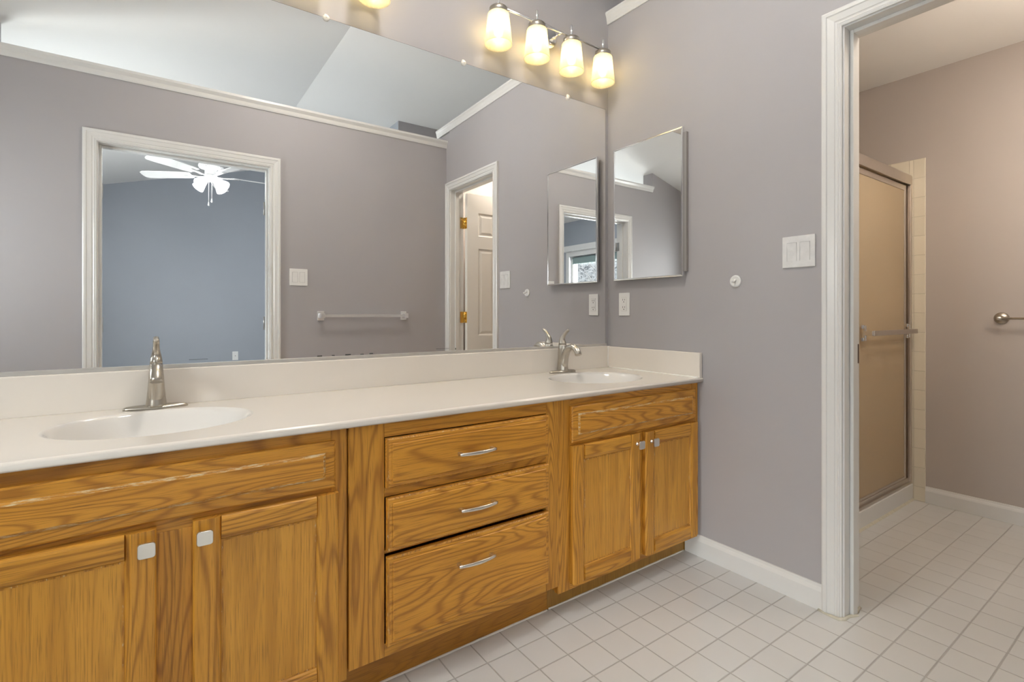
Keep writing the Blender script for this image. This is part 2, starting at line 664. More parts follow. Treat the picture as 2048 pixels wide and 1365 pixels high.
# outside wall on the left with two bedroom windows and the bathroom window
WIN = {'bath': (-1.35, -0.72, 1.05, 1.75), 'bed': (-3.86, -2.35, 0.75, 1.90)}
wl = MB()
edges = [0.12]
ys = sorted(WIN.values(), key=lambda w: -w[1])
prev = 0.12
for (y0, y1, z0, z1) in ys:
    wl.box(-3.36, -3.24, y1, prev, -0.06, 2.5)
    wl.box(-3.36, -3.24, y0, y1, -0.06, z0)
    wl.box(-3.36, -3.24, y0, y1, z1, 2.5)
    prev = y0
wl.box(-3.36, -3.24, -6.24, prev, -0.06, 2.5)
struct('wall_left', wl, M['wall'])
# bedroom paint on the bedroom side (thin skins of plasterboard, 12 mm)
sk = MB()
prev = -1.93
for (y0, y1, z0, z1) in ys[1:]:
    sk.box(-3.24, -3.228, y1, prev, 0, zc(-3.228))
    sk.box(-3.24, -3.228, y0, y1, 0, z0)
    sk.box(-3.24, -3.228, y0, y1, z1, zc(-3.228))
    prev = y0
sk.box(-3.24, -3.228, -6.12, prev, 0, zc(-3.228))
struct('wall_bedroom_left', sk, M['wall_blue'])
struct('wall_bedroom_far', MB().box(-3.36, 1.7, -6.24, -6.12, -0.06, 3.2), M['wall_blue'])
struct('wall_bedroom_right', MB().box(0.166, 1.7, -6.12, -3.2, 0, 3.2), M['wall_blue'])
struct('wall_closet_upper', MB().box(0.168, 1.57, -3.2, -3.19, 2.43, CEIL), M['wall'])
struct('wall_bedroom_front', MB().box(-3.228, -2.206, -1.942, -1.93, 0, 2.40).box(-1.294, 0.118, -1.942, -1.93, 0, 2.40)
       .box(-2.206, -1.294, -1.942, -1.93, 2.032, 2.40), M['wall_blue'])
# shower room
struct('wall_shower_far', MB().box(1.57, 1.7, -3.2, 0.0, -0.06, 3.2), M['wall_bath2'])
struct('wall_shower_side', MB().box(0.118, 1.57, -2.05, -1.93, -0.06, 2.395), M['wall_bath2'])
struct('wall_closet', MB().box(0.0, 0.118, -3.2, -2.05, 0, 2.395), M['wall_blue'])
struct('ceiling_shower', MB().box(0.118, 1.57, -3.2, 0.0, 2.395, 2.425), M['ceiling'])
# main ceiling: flat part and sloped part
struct('ceiling', MB().prism([(-3.36, zc(-3.36)), (XC, CEIL), (1.7, CEIL), (1.7, CEIL + 0.12), (XC, CEIL + 0.12), (-3.36, zc(-3.36) + 0.12)],
                             1, -6.24, 0.12), M['ceiling'])

# ledge cap on the opposite wall (moulded shelf edge)
cap = [(-1.935, 2.40), (-1.802, 2.40), (-1.802, 2.384), (-1.796, 2.384), (-1.792, 2.392), (-1.788, 2.410), (-1.778, 2.422), (-1.774, 2.427), (-1.774, 2.441), (-1.935, 2.441)]
struct('trim_1', MB().prism(cap, 0, -2.60, -0.0), M['trim'])
# crown along the right wall, running a little out of level
crown = [(0.0, 0.0), (-0.005, 0.0), (-0.008, 0.006), (-0.008, 0.014), (-0.010, 0.018), (-0.013, 0.036), (-0.016, 0.043), (-0.019, 0.048), (-0.019, 0.060), (0.02, 0.060), (0.02, 0.0)]
mbc = MB()
r0 = [(x, -0.0, 2.553 + z) for x, z in crown]
r1 = [(x, -1.955, 2.505 + z) for x, z in crown]
mbc.loft([r0, r1], smooth=False)
struct('trim_2', mbc, M['trim'])

# baseboards
bb = [(0.0, 0.0), (0.014, 0.0), (0.014, 0.066), (0.011, 0.074), (0.008, 0.080), (0.006, 0.089), (0.0, 0.089)]
struct('baseboard_right', MB().prism([(-t, z) for t, z in bb], 1, -1.040, -0.478), M['trim'])
struct('baseboard_shower', MB().prism([(1.57 - t, z) for t, z in bb], 1, -1.93, -0.897), M['trim'])
struct('baseboard_front', MB().prism([(-1.802 + t, z) for t, z in bb], 0, -1.222, -0.002), M['trim'])
struct('baseboard_back', MB().prism([(-t, z) for t, z in bb], 0, -3.24, -2.34), M['trim'])


# door casings -------------------------------------------------------
CAS = [(0.0, 0.0), (0.0, 0.009), (0.005, 0.011), (0.008, 0.008), (0.012, 0.010), (0.016, 0.008), (0.020, 0.0085), (0.023, 0.011), (0.044, 0.0135), (0.047, 0.0165), (0.057, 0.0165), (0.062, 0.014), (0.0635, 0.0)]


def casing(to3, u0, u1, zt):
    mb = MB()
    rings = []
    for w, t in CAS:
        rings.append([to3(u0 - w, 0.0, t), to3(u0 - w, zt + w, t), to3(u1 + w, zt + w, t), to3(u1 + w, 0.0, t)])
    mb.loft(rings, smooth=False, closed=False, caps=False)
    # end faces on the floor
    mb.add([r[0] for r in rings], [tuple(range(len(rings)))])
    mb.add([r[3] for r in rings], [tuple(reversed(range(len(rings))))])
    return mb


# door_1: to the shower room, in the right wall.  jamb faces at y -1.107 and -1.732, head at 2.030
d1 = frame('door_1', (0.06, -1.42, 0))
obj('casing', casing(lambda u, z, t: (-t, u, z), -1.737, -1.1015, 2.035), M['trim'], d1)
jm = MB()
jm.box(0, 0.118, -1.107, -1.089, 0, 2.048).box(0, 0.118, -1.750, -1.732, 0, 2.048).box(0, 0.118, -1.732, -1.107, 2.030, 2.048)
obj('jamb', jm, M['trim'], d1)
st = MB()
st.bbox(0.040, 0.076, -1.119, -1.107, 0, 2.030, 0.002).bbox(0.040, 0.076, -1.732, -1.720, 0, 2.030, 0.002).bbox(0.040, 0.076, -1.720, -1.119, 2.018, 2.030, 0.002)
obj('door_stop', st, M['trim'], d1)
obj('strike_plate', MB().box(0.088, 0.112, -1.109, -1.107, 0.872, 0.940), M['bronze'], d1)
# old caulk round the casing foot
cb = MB()
rnd = random.Random(3)
pth = []
for (x, y) in [(-0.012, -1.03), (-0.018, -1.05), (-0.019, -1.075), (-0.018, -1.098), (-0.004, -1.106), (0.02, -1.109), (0.04, -1.116), (0.06, -1.121), (0.078, -1.118), (0.10, -1.109), (0.121, -1.105)]:
    pth.append((x + rnd.uniform(-.002, .002), y + rnd.uniform(-.002, .002), 0.0))
cb.tube(pth, [(0.004 + rnd.uniform(0, .004), 0.004 + rnd.uniform(0, .005)) for _ in pth], 8)
obj('caulk_bead', cb, M['old_caulk'], d1)


def panel_door(x0, x1, yb, yf, z0, z1):
    """six-panel door slab lying along x; front face at yf (towards +y)"""
    mb = MB()
    W = x1 - x0
    st_w = 0.105
    mid = 0.085
    pw = (W - 2 * st_w - mid) / 2
    cols = [(x0 + st_w, x0 + st_w + pw), (x1 - st_w - pw, x1 - st_w)]
    rows = [(0.22, 0.73), (0.86, 1.57), (1.672, 1.862)]
    rects = [(c[0], c[1], z0 + r[0], z0 + r[1]) for c in cols for r in rows]
    for y, sgn in ((yf, 1), (yb, -1)):
        xs = sorted({x0, x1} | {r[0] for r in rects} | {r[1] for r in rects})
        zs = sorted({z0, z1} | {r[2] for r in rects} | {r[3] for r in rects})
        for i in range(len(xs) - 1):
            for j in range(len(zs) - 1):
                a = (xs[i], xs[i + 1], zs[j], zs[j + 1])
                if a in rects:
                    rings = []
                    for ins, dep in ((0, 0), (0.008, -0.006), (0.016, -0.007), (0.034, -0.001)):
                        yy = y + sgn * dep
                        rings.append([(a[0] + ins, yy, a[2] + ins), (a[1] - ins, yy, a[2] + ins), (a[1] - ins, yy, a[3] - ins), (a[0] + ins, yy, a[3] - ins)])
                    mb.loft(rings, smooth=False, caps=False)
                    mb.add(rings[-1], [(0, 1, 2, 3)])
                else:
                    mb.add([(a[0], y, a[2]), (a[1], y, a[2]), (a[1], y, a[3]), (a[0], y, a[3])], [(0, 1, 2, 3)])
    for (xa, xb, za, zb) in ((x0, x0, z0, z1), (x1, x1, z0, z1)):
        mb.add([(xa, yb, za), (xa, yf, za), (xa, yf, zb), (xa, yb, zb)], [(0, 1, 2, 3)])
    for z in (z0, z1):
        mb.add([(x0, yb, z), (x1, yb, z), (x1, yf, z), (x0, yf, z)], [(0, 1, 2, 3)])
    return mb


leaf = obj('door_leaf', panel_door(0.131, 0.741, -1.727, -1.692, 0.010, 2.022), M['door'], d1)
for hz in (0.30, 1.019, 1.782):
    hm = MB()
    hm.lathe([(0.006, hz - 0.045), (0.006, hz + 0.045)], (0.125, -1.727, 0), 2, 12)
    hm.bbox(0.088, 0.123, -1.7315, -1.7285, hz - 0.045, hz + 0.045, 0.001)
    hm.bbox(0.1280, 0.1308, -1.727, -1.694, hz - 0.045, hz + 0.045, 0.001)
    obj('hinge', hm, M['brass'], leaf)
kb = MB().lathe([(0.026, 0), (0.026, 0.006), (0.012, 0.010), (0.011, 0.035), (0.024, 0.044), (0.028, 0.055), (0.024, 0.066), (0.010, 0.071)], (0.68, -1.692, 0.93), 1, 24)
obj('door_knob', kb, M['brass'], leaf)

# door_2: to the bedroom, in the opposite wall (the camera stands in it)
d2 = frame('door_2', (-1.75, -1.866, 0))
obj('casing', casing(lambda u, z, t: (u, -1.802 + t, z), -2.194, -1.306, 2.0175), M['trim'], d2)
jm = MB()
jm.box(-2.206, -2.188, -1.942, -1.802, 0, 2.032).box(-1.312, -1.294, -1.942, -1.802, 0, 2.032).box(-2.188, -1.312, -1.942, -1.802, 2.012, 2.032)
obj('jamb', jm, M['trim'], d2)
st = MB()
st.bbox(-2.188, -2.176, -1.890, -1.855, 0, 2.012, 0.002).bbox(-1.324, -1.312, -1.890, -1.855, 0, 2.012, 0.002).bbox(-2.176, -1.324, -1.890, -1.855, 2.000, 2.012, 0.002)
obj('door_stop', st, M['trim'], d2)
for hx, sg in ((-2.188, 1), (-1.312, -1)):
    for hz in (0.983, 1.766):
        hm = MB()
        hm.lathe([(0.006, hz - 0.045), (0.006, hz + 0.045)], (hx + sg * 0.006, -1.949, 0), 2, 12)
        hm.box(min(hx, hx + sg * 0.002), max(hx, hx + sg * 0.002), -1.942, -1.908, hz - 0.045, hz + 0.045)
        obj('hinge', hm, M['steel'], d2)


# windows ---------------------------------------------------------------
def window(name, key, head=False, shade=False):
    y0, y1, z0, z1 = WIN[key]
    w = frame(name, (-3.30, (y0 + y1) / 2, z0))
    xi = -3.24 if key == 'bath' else -3.228
    fr = MB()
    t = 0.045
    fr.box(-3.34, -3.26, y0, y0 + t, z0, z1).box(-3.34, -3.26, y1 - t, y1, z0, z1)
    fr.box(-3.34, -3.26, y0 + t, y1 - t, z0, z0 + t).box(-3.34, -3.26, y0 + t, y1 - t, z1 - t, z1)
    obj('window_frame', fr, M['trim'], w)
    zm = (z0 + z1) / 2
    sa = MB().box(-3.32, -3.285, y0 + t, y1 - t, zm - 0.02, zm + 0.02)
    ym = (y0 + y1) / 2
    sa.box(-3.315, -3.29, ym - 0.02, ym + 0.02, z0 + t, zm - 0.02).box(-3.315, -3.29, ym - 0.02, ym + 0.02, zm + 0.02, z1 - t)
    obj('sash_bar', sa, M['trim'], w)
    obj('window_pane', MB().box(-3.305, -3.300, y0 + t, y1 - t, z0 + t, z1 - t), M['pane'], w)
    cs = MB()
    a = 0.07
    cs.box(xi, xi + 0.016, y0 - a, y0, z0 - a, z1 + a).box(xi, xi + 0.016, y1, y1 + a, z0 - a, z1 + a)
    cs.box(xi, xi + 0.016, y0, y1, z1, z1 + a).box(xi, xi + 0.016, y0, y1, z0 - a, z0)
    obj('casing', cs, M['trim'], w)
    obj('window_sill', MB().bbox(-3.26, xi + 0.05, y0 - a - 0.02, y1 + a + 0.02, z0 - 0.022, z0, 0.004), M['trim'], w)
    if head:
        obj('head_moulding', MB().prism([(xi, z1 + a), (xi + 0.05, z1 + a + 0.01), (xi + 0.07, z1 + a + 0.085), (xi, z1 + a + 0.095)], 1, y0 - a - 0.03, y1 + a + 0.03), M['trim'], w)
    p = portal('daylight_opening', (-3.355, (y0 + y1) / 2, (z0 + z1) / 2), (0, -pi / 2, 0), z1 - z0, y1 - y0)
    return w


w1 = window('window_1', 'bed', head=True)
w3 = window('window_2', 'bath')
y0, y1, z0, z1 = WIN['bed']
rs = thing('roller_shade', 'grey green roller shade drawn up at top of bedroom window', 'shade', (-3.25, (y0 + y1) / 2, z1 - 0.05))
obj('roller', MB().lathe([(0.020, y0 + 0.05), (0.020, y1 - 0.05)], (-3.262 + 0.012, 0, z1 - 0.03), 1, 20), M['fabric'], rs)
obj('shade_cloth', MB().box(-3.232, -3.229, y0 + 0.06, y1 - 0.06, z1 - 0.10, z1 - 0.03), M['fabric'], rs)
obj('hem_bar', MB().bbox(-3.236, -3.225, y0 + 0.06, y1 - 0.06, z1 - 0.115, z1 - 0.10, 0.003), M['fabric'], rs)

# outside: snowy ground and bare trees
struct('ground', MB().box(-19, -8, -21, -7, -3.2, -3.0), M['snow'])


def woods_mat():
    m, nt, p = nodes_of('snowy_woods')
    tc = N(nt, 'ShaderNodeTexCoord')
    mp = N(nt, 'ShaderNodeMapping')
    mp.inputs['Scale'].default_value = (1.0, 1.0, 0.6)
    no = N(nt, 'ShaderNodeTexNoise')
    no.inputs['Scale'].default_value = 2.6
    no.inputs['Detail'].default_value = 6
    no.inputs['Roughness'].default_value = 0.7
    no.inputs['Distortion'].default_value = 1.2
    rp = N(nt, 'ShaderNodeMapRange')
    rp.inputs['From Min'].default_value = 0.42
    rp.inputs['From Max'].default_value = 0.56
    mx = N(nt, 'ShaderNodeMix', data_type='RGBA')
    mx.inputs['A'].default_value = (0.006, 0.0065, 0.0075, 1)
    mx.inputs['B'].default_value = (0.042, 0.044, 0.047, 1)
    L = nt.links.new
    L(tc.outputs['Object'], mp.inputs['Vector'])
    L(mp.outputs['Vector'], no.inputs['Vector'])
    L(no.outputs['Fac'], rp.inputs['Value'])
    L(rp.outputs['Result'], mx.inputs['Factor'])
    L(mx.outputs['Result'], p.inputs['Base Color'])
    p.inputs['Roughness'].default_value = 0.95
    p.inputs['Specular IOR Level'].default_value = 0.0
    return m


struct('hillside', MB().prism([(-19, -3.2), (-26, -1.5), (-34, 4.0), (-44, 11.0), (-52, 13.0), (-52, -3.2)], 1, -80, -8), woods_mat())


def tree_mesh(seed, h):
    rnd = random.Random(seed)
    mb = MB()

    def grow(p, d, L, r, lv):
        n = 3
        pts = [p]
        q = p
        for i in range(n):
            d = (d + Vector((rnd.uniform(-.22, .22), rnd.uniform(-.22, .22), rnd.uniform(-.05, .12)))).normalized()
            q = q + d * L / n
            pts.append(q)
        mb.tube([tuple(a) for a in pts], [(r * (1 - .2 * i), r * (1 - .2 * i)) for i in range(n + 1)], 5, caps=False)
        if lv > 0:
            for i in range(5 if lv > 1 else 4):
                a = pts[rnd.choice((1, 2, 3))]
                e = (d * 0.6 + Vector((rnd.uniform(-1, 1), rnd.uniform(-1, 1), rnd.uniform(-.1, .7)))).normalized()
                grow(a, e, L * rnd.uniform(.5, .75), r * 0.5, lv - 1)
    grow(Vector((0, 0, -0.1)), Vector((0, 0, 1)), h, 0.13, 4)
    return mb


tr = obj('bare_tree', tree_mesh(1, 3.4), M['bark'])
tag(tr, 'bare winter tree outside the bedroom window, the nearer of two', 'tree', 'bare trees outside the bedroom window')
tr.location = (-12.0, -12.7, -3.0)
for k, (x, y, a) in enumerate([(-16.5, -18.5, 2.3)]):
    c = tr.copy()
    COL.objects.link(c)
    c.location = (x, y, -3.0)
    c.rotation_euler = (0, 0, a)
    c['label'] = 'bare winter tree outside the bedroom window, the farther of two'

# ================================================================== vanity
FY = -0.535          # plane of the face frames
FX = -0.556          # plane of the fronts


def rect_front(mb, x0, x1, z0, z1, y0, prof, slots, top_slot):
    """slab front from y0 outwards (towards -y); prof: list of (inset, height)"""
    rings = []
    for ins, h in prof:
        rings.append([(x0 + ins, y0 - h, z0 + ins), (x1 - ins, y0 - h, z0 + ins), (x1 - ins, y0 - h, z1 - ins), (x0 + ins, y0 - h, z1 - ins)])
    for k in range(len(rings) - 1):
        mb.loft([rings[k], rings[k + 1]], slots[k], False, True, False)
    mb.add(rings[-1], [(0, 1, 2, 3)], top_slot)
    mb.add(rings[0], [(3, 2, 1, 0)], slots[0])
    return mb


def knob_mesh(x, y, z):
    mb = MB()
    mb.lathe([(0.0075, 0.0), (0.0075, -0.003), (0.0045, -0.006), (0.0045, -0.018), (0.008, -0.022)], (x, y, z), 1, 16)
    bm = bmesh.new()
    bmesh.ops.create_cube(bm, size=1)
    for w in bm.verts:
        w.co = Vector((x + w.co.x * 0.031, y - 0.0245 + w.co.y * 0.006, z + w.co.z * 0.031))
    bmesh.ops.bevel(bm, geom=[e for e in bm.edges if abs(e.verts[0].co.y - e.verts[1].co.y) > 0.003], offset=0.006, segments=4, affect='EDGES', profile=0.5)
    bmesh.ops.bevel(bm, geom=[e for e in bm.edges if abs(e.verts[0].co.y - e.verts[1].co.y) < 1e-5], offset=0.001, segments=2, affect='EDGES', profile=0.5)
    mb.from_bm(bm)
    return mb


def pull_mesh(x, y, z):
    mb = MB()
    L = 0.062
    pts = []
    rad = []
    for i in range(17):
        t = -1 + 2 * i / 16
        pts.append((x + t * L, y - 0.019 - 0.009 * (1 - t * t), z))
        rad.append((0.0058 - 0.0012 * abs(t), 0.0032))
    mb.tube(pts, rad, 12, flat=(0, 0, 1))
    for s in (-1, 1):
        mb.bbox(x + s * 0.056 - 0.005, x + s * 0.056 + 0.005, y - 0.020, y, z - 0.0045, z + 0.0045, 0.0012)
    return mb


SLAB = [(0, 0), (0, 0.012), (0.004, 0.0165), (0.011, 0.0175), (0.0135, 0.0165), (0.016, 0.019), (0.03, 0.020)]
FALSE = [(0, 0), (0, 0.010), (0.004, 0.0135), (0.026, 0.0155), (0.0285, 0.0178), (0.0325, 0.020), (0.038, 0.020)]


def cab_door(cab, x0, x1, z0, z1, knob_x, knob_z):
    sw = 0.055
    y0 = FY - 0.001
    pn = MB().box(x0 + sw - 0.004, x1 - sw + 0.004, y0 - 0.0125, y0 - 0.002, z0 + sw - 0.004, z1 - sw + 0.004)
    d = obj('door', pn, M['oak_panel'], cab)
    for (a, b) in ((x0, x0 + sw), (x1 - sw, x1)):
        left = a == x0
        mb = MB()
        # profile across the stile: outer rounded edge, inner bead down to the panel
        o = [(0, 0), (0, 0.014), (0.003, 0.0185), (0.008, 0.020), (sw - 0.012, 0.020), (sw - 0.008, 0.0175), (sw - 0.004, 0.0165), (sw, 0.0115), (sw, 0.0)]
        pts = [((x0 + u) if left else (x1 - u), y0 - h) for u, h in o]
        mb.prism(pts, 2, z0, z1)
        obj('stile', mb, M['oak_v'], d)
    for (a, b) in ((z0, z0 + sw), (z1 - sw, z1)):
        low = a == z0
        o = [(0, 0), (0, 0.014), (0.003, 0.0185), (0.008, 0.020), (sw - 0.012, 0.020), (sw - 0.008, 0.0175), (sw - 0.004, 0.0165), (sw, 0.0115), (sw, 0.0)]
        pts = [(y0 - h * 0.985, (z0 + u) if low else (z1 - u)) for u, h in o]
        mb = MB().prism(pts, 0, x0 + sw - 0.0005, x1 - sw + 0.0005)
        obj('rail', mb, M['oak_h'], d)
    # pale worn line round the panel
    e = 0.0035
    wn = MB()
    xa, xb, za, zb = x0 + sw, x1 - sw, z0 + sw, z1 - sw
    for q in ((xa, xb, za, za + e), (xa, xb, zb - e, zb)):
        wn.box(q[0], q[1], y0 - 0.0132, y0 - 0.012, q[2], q[3])
    for q in ((xa, xa + e, za + e, zb - e), (xb - e, xb, za + e, zb - e)):
        wn.box(q[0], q[1], y0 - 0.0132, y0 - 0.012, q[2], q[3])
    obj('panel_edge', wn, M['oak_edge'], d)
    obj('knob', knob_mesh(knob_x, y0 - 0.020, knob_z), M['nickel_bright'], d)
    return d


def drawer(cab, x0, x1, z0, z1, pull=None):
    mb = MB()
    rect_front(mb, x0, x1, z0, z1, FY - 0.009, SLAB, [0, 1, 0, 0, 0, 0], 0)
    d = obj('drawer', mb, [M['oak_front'], M['oak_edge']], cab)
    if pull:
        obj('handle', pull_mesh(pull[0], FY - 0.029, pull[1]), M['nickel_bright'], d)
    return d


# left sink cabinet --------------------------------------------------------
ZT = 0.751
XL = -2.335


def sink_base(root, x0, x1, z0, stiles, false_front, doors, toe_mat, left_end=False):
    bd = MB()
    bd.box(x0, x0 + 0.016, FY + 0.02, -0.002, z0, ZT).box(x1 - 0.016, x1, FY + 0.02, -0.002, z0, ZT)
    bd.box(x0 + 0.016, x1 - 0.016, FY + 0.02, -0.002, z0, z0 + 0.016)
    bd.box(x0 + 0.016, x1 - 0.016, -0.010, -0.002, z0 + 0.016, ZT)
    obj('case', bd, M['oak_v'], root)
    for k, (a, b) in enumerate(stiles):
        za, zb = (z0 + 0.03, 0.575) if k == 1 else (z0 - 0.004, ZT)
        obj('stile', MB().bbox(a, b, FY, FY + 0.019, za, zb, 0.001), M['oak_v'], root)
    for (za, zb) in ((z0 - 0.004, z0 + 0.03), (0.575, 0.615), (0.715, ZT)):
        obj('rail', MB().bbox(stiles[0][1], stiles[2][0], FY + 0.0006, FY + 0.019, za, zb, 0.0008), M['oak_h'], root)
    tk = MB().box(x0 + 0.001, x1 - 0.001, -0.474, -0.458, 0.0, z0 - 0.0045)
    obj('toe_board', tk, toe_mat, root)
    mb = MB()
    rect_front(mb, *false_front, FY - 0.001, FALSE, [0, 0, 0, 1, 1, 0], 0)
    obj('false_front', mb, [M['oak_front'], M['oak_worn']], root)
    for d in doors:
        cab_door(root, *d)


cabL = thing('sink_cabinet', 'golden oak sink cabinet at left, with two doors either side of a wavy-grained stile', 'cabinet', (-1.926, -0.30, 0))
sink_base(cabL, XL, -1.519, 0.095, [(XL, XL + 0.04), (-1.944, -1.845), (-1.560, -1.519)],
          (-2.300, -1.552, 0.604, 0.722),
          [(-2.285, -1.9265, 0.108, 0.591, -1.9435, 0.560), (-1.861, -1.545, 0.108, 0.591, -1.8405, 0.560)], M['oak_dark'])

# drawer unit, standing a little proud
dr = thing('drawer_cabinet', 'golden oak cabinet of three drawers between the two sink cabinets', 'cabinet', (-1.158, -0.30, 0))
x0, x1, z0 = -1.5165, -0.800, 0.118
bd = MB()
bd.box(x0, x0 + 0.016, FY + 0.012, -0.002, z0, ZT).box(x1 - 0.016, x1, FY + 0.012, -0.002, z0, ZT)
bd.box(x0 + 0.016, x1 - 0.016, FY + 0.012, -0.002, z0, z0 + 0.016)
obj('case', bd, M['oak_v'], dr)
FM = FY - 0.008
for a, b in ((x0, -1.420), (-0.856, x1)):
    obj('stile', MB().bbox(a, b, FM, FM + 0.019, z0 - 0.004, ZT, 0.0015), M['oak_v'], dr)
for za, zb in ((z0 - 0.004, 0.150), (0.395, 0.404), (0.549, 0.575), (0.712, ZT)):
    obj('rail', MB().bbox(-1.420, -0.856, FM + 0.0006, FM + 0.019, za, zb, 0.0008), M['oak_h'], dr)
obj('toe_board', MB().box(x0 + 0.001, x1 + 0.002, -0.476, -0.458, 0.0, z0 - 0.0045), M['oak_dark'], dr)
drawer(dr, -1.419, -0.857, 0.576, 0.710, (-1.145, 0.638))
drawer(dr, -1.417, -0.856, 0.404, 0.548, (-1.141, 0.474))
drawer(dr, -1.417, -0.856, 0.147, 0.388, (-1.148, 0.314))

cabR = thing('sink_cabinet', 'golden oak sink cabinet in the right corner with worn false drawer front', 'cabinet', (-0.395, -0.30, 0))
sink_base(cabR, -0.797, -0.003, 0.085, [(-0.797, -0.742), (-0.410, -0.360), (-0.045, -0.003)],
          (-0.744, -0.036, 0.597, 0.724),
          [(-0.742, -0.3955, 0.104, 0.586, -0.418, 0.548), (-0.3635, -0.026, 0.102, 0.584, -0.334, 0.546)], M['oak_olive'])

rnd = random.Random(21)
for nm, xa, xb, root, yy in (('left', XL + 0.01, -1.52, cabL, -0.4755), ('mid', -1.515, -0.80, dr, -0.4775), ('right', -0.79, -0.02, cabR, -0.4755)):
    n = int((xb - xa) / 0.03)
    mb = MB().tube([(xa + (xb - xa) * i / n, yy, 0.001) for i in range(n + 1)], [(0.0025 + rnd.uniform(0, .0012), 0.003 + rnd.uniform(0, .002)) for i in range(n + 1)], 8)
    obj('caulk_line', mb, M['caulk'], root)

# countertop with two integral bowls -------------------------------------
CT = 0.7725
CX0, CX1, CY0, CY1 = -2.36, -0.002, -0.562, -0.002
top = thing('countertop', 'cream cultured marble vanity top with two moulded oval bowls and backsplash', 'countertop', (-1.18, -0.28, 0.752))
BOWLS = [(-1.926, -0.278, 0.216, 0.178), (-0.370, -0.285, 0.216, 0.175)]
dk = MB()
NS = 96


def ring_rect(cx, cy, xa, xb, ya, yb, n):
    """points on the rectangle at the same angles as the ellipse points"""
    out = []
    for i in range(n):
        a = 2 * pi * i / n
        dx, dy = cos(a), sin(a)
        t = 1e9
        if dx > 1e-9:
            t = min(t, (xb - cx) / dx)
        if dx < -1e-9:
            t = min(t, (xa - cx) / dx)
        if dy > 1e-9:
            t = min(t, (yb - cy) / dy)
        if dy < -1e-9:
            t = min(t, (ya - cy) / dy)
        out.append((cx + dx * t, cy + dy * t))
    return out


ya, yb = CY0 + 0.008, CY1 - 0.018
for (cx, cy, rx, ry) in BOWLS:
    xa, xb = cx - 0.30, cx + 0.30
    outer = ring_rect(cx, cy, xa, xb, ya, yb, NS)
    inner = [(cx + rx * 1.03 * cos(2 * pi * i / NS), cy + ry * 1.03 * sin(2 * pi * i / NS)) for i in range(NS)]
    # match angles: use directions of the outer ring
    inner = []
    for (px, py) in outer:
        a = math.atan2((py - cy) / ry, (px - cx) / rx)
        inner.append((cx + rx * 1.03 * cos(a), cy + ry * 1.03 * sin(a)))
    dk.loft([[(p[0], p[1], CT) for p in outer], [(p[0], p[1], CT) for p in inner]], 0, False, True, False)
    for (sx, sy) in ((xa, ya), (xb, ya), (xb, yb), (xa, yb)):
        # corner triangles the angular sampling cut off
        best = sorted(range(NS), key=lambda i: hypot(outer[i][0] - sx, outer[i][1] - sy))[:2]
        p, q = outer[best[0]], outer[best[1]]
        if hypot(p[0] - sx, p[1] - sy) > 1e-6:
            dk.add([(sx, sy, CT), (p[0], p[1], CT), (q[0], q[1], CT)], [(0, 1, 2)])
xs = [CX0 + 0.008]
for b in sorted(BOWLS):
    xs += [b[0] - 0.30, b[0] + 0.30]
xs.append(CX1)
for a, b in ((xs[0], xs[1]), (xs[2], xs[3]), (xs[4], xs[5])):
    dk.add([(a, ya, CT), (b, ya, CT), (b, yb, CT), (a, yb, CT)], [(0, 1, 2, 3)])
# rounded front edge, back strip, underside
arc = [(ya, CT)]
for k in range(1, 7):
    a = pi / 2 * k / 6
    arc.append((ya - 0.008 * sin(a), CT - 0.008 + 0.008 * cos(a)))
arc += [(CY0, 0.757), (CY0 + 0.004, 0.753), (CY0 + 0.03, 0.753)]
dk.loft([[(CX0 + 0.008, y, z) for y, z in arc], [(CX1, y, z) for y, z in arc]], 0, True, False, False)
dk.add([(CX0 + 0.008, yb, CT), (CX1, yb, CT), (CX1, CY1, CT), (CX0 + 0.008, CY1, CT)], [(0, 1, 2, 3)])
dk.box(CX0 + 0.008, CX1, CY0 + 0.005, CY0 + 0.03, 0.7525, 0.7535)
dk.add([(CX0 + 0.008, y, z) for y, z in [(CY0 + 0.004, 0.753), (CY0, 0.757), (CY0, CT - 0.008), (ya, CT), (CY1, CT), (CY1, 0.753)]], [(0, 1, 2, 3, 4, 5)])
dk.add([(CX1, y, z) for y, z in [(CY0 + 0.004, 0.753), (CY0, 0.757), (CY0, CT - 0.008), (ya, CT), (CY1, CT), (CY1, 0.753)]], [(0, 1, 2, 3, 4, 5)])
obj('deck', dk, M['marble'], top)
for (cx, cy, rx, ry) in BOWLS:
    mb = MB()
    prof = [(1.03, 0.0), (1.01, -0.0006), (0.99, -0.0026), (0.965, -0.008), (0.93, -0.020), (0.87, -0.045), (0.78, -0.075), (0.65, -0.104), (0.48, -0.124), (0.28, -0.134), (0.10, -0.138)]
    mb.loft([[(cx + rx * s * cos(2 * pi * i / NS), cy + ry * s * sin(2 * pi * i / NS), CT + d) for i in range(NS)] for s, d in prof], 0, True, True, False)
    b = obj('basin', mb, M['bowl'], top)
    obj('drain', MB().lathe([(0.024, -0.139), (0.024, -0.136), (0.018, -0.1355), (0.002, -0.1365)], (cx, cy, CT), 2, 24), M['nickel'], b)
obj('backsplash', MB().bbox(CX0 + 0.008, -0.0025, -0.0215, -0.002, CT - 0.001, 0.882, 0.003), M['marble'], top)
obj('side_splash', MB().bbox(-0.0215, -0.002, -0.558, -0.022, CT - 0.001, 0.880, 0.003), M['marble'], top)
ck = MB()
rnd = random.Random(11)
ck.tube([(-0.0225, -0.0225, 0.776 + 0.105 * i / 8) for i in range(9)], [(0.003 + rnd.uniform(0, .0012),) * 2 for i in range(9)], 8)
ck.tube([(-0.0225, -0.03 - 0.52 * i / 20, 0.773) for i in range(21)], [(0.003 + rnd.uniform(0, .002),) * 2 for i in range(21)], 8)
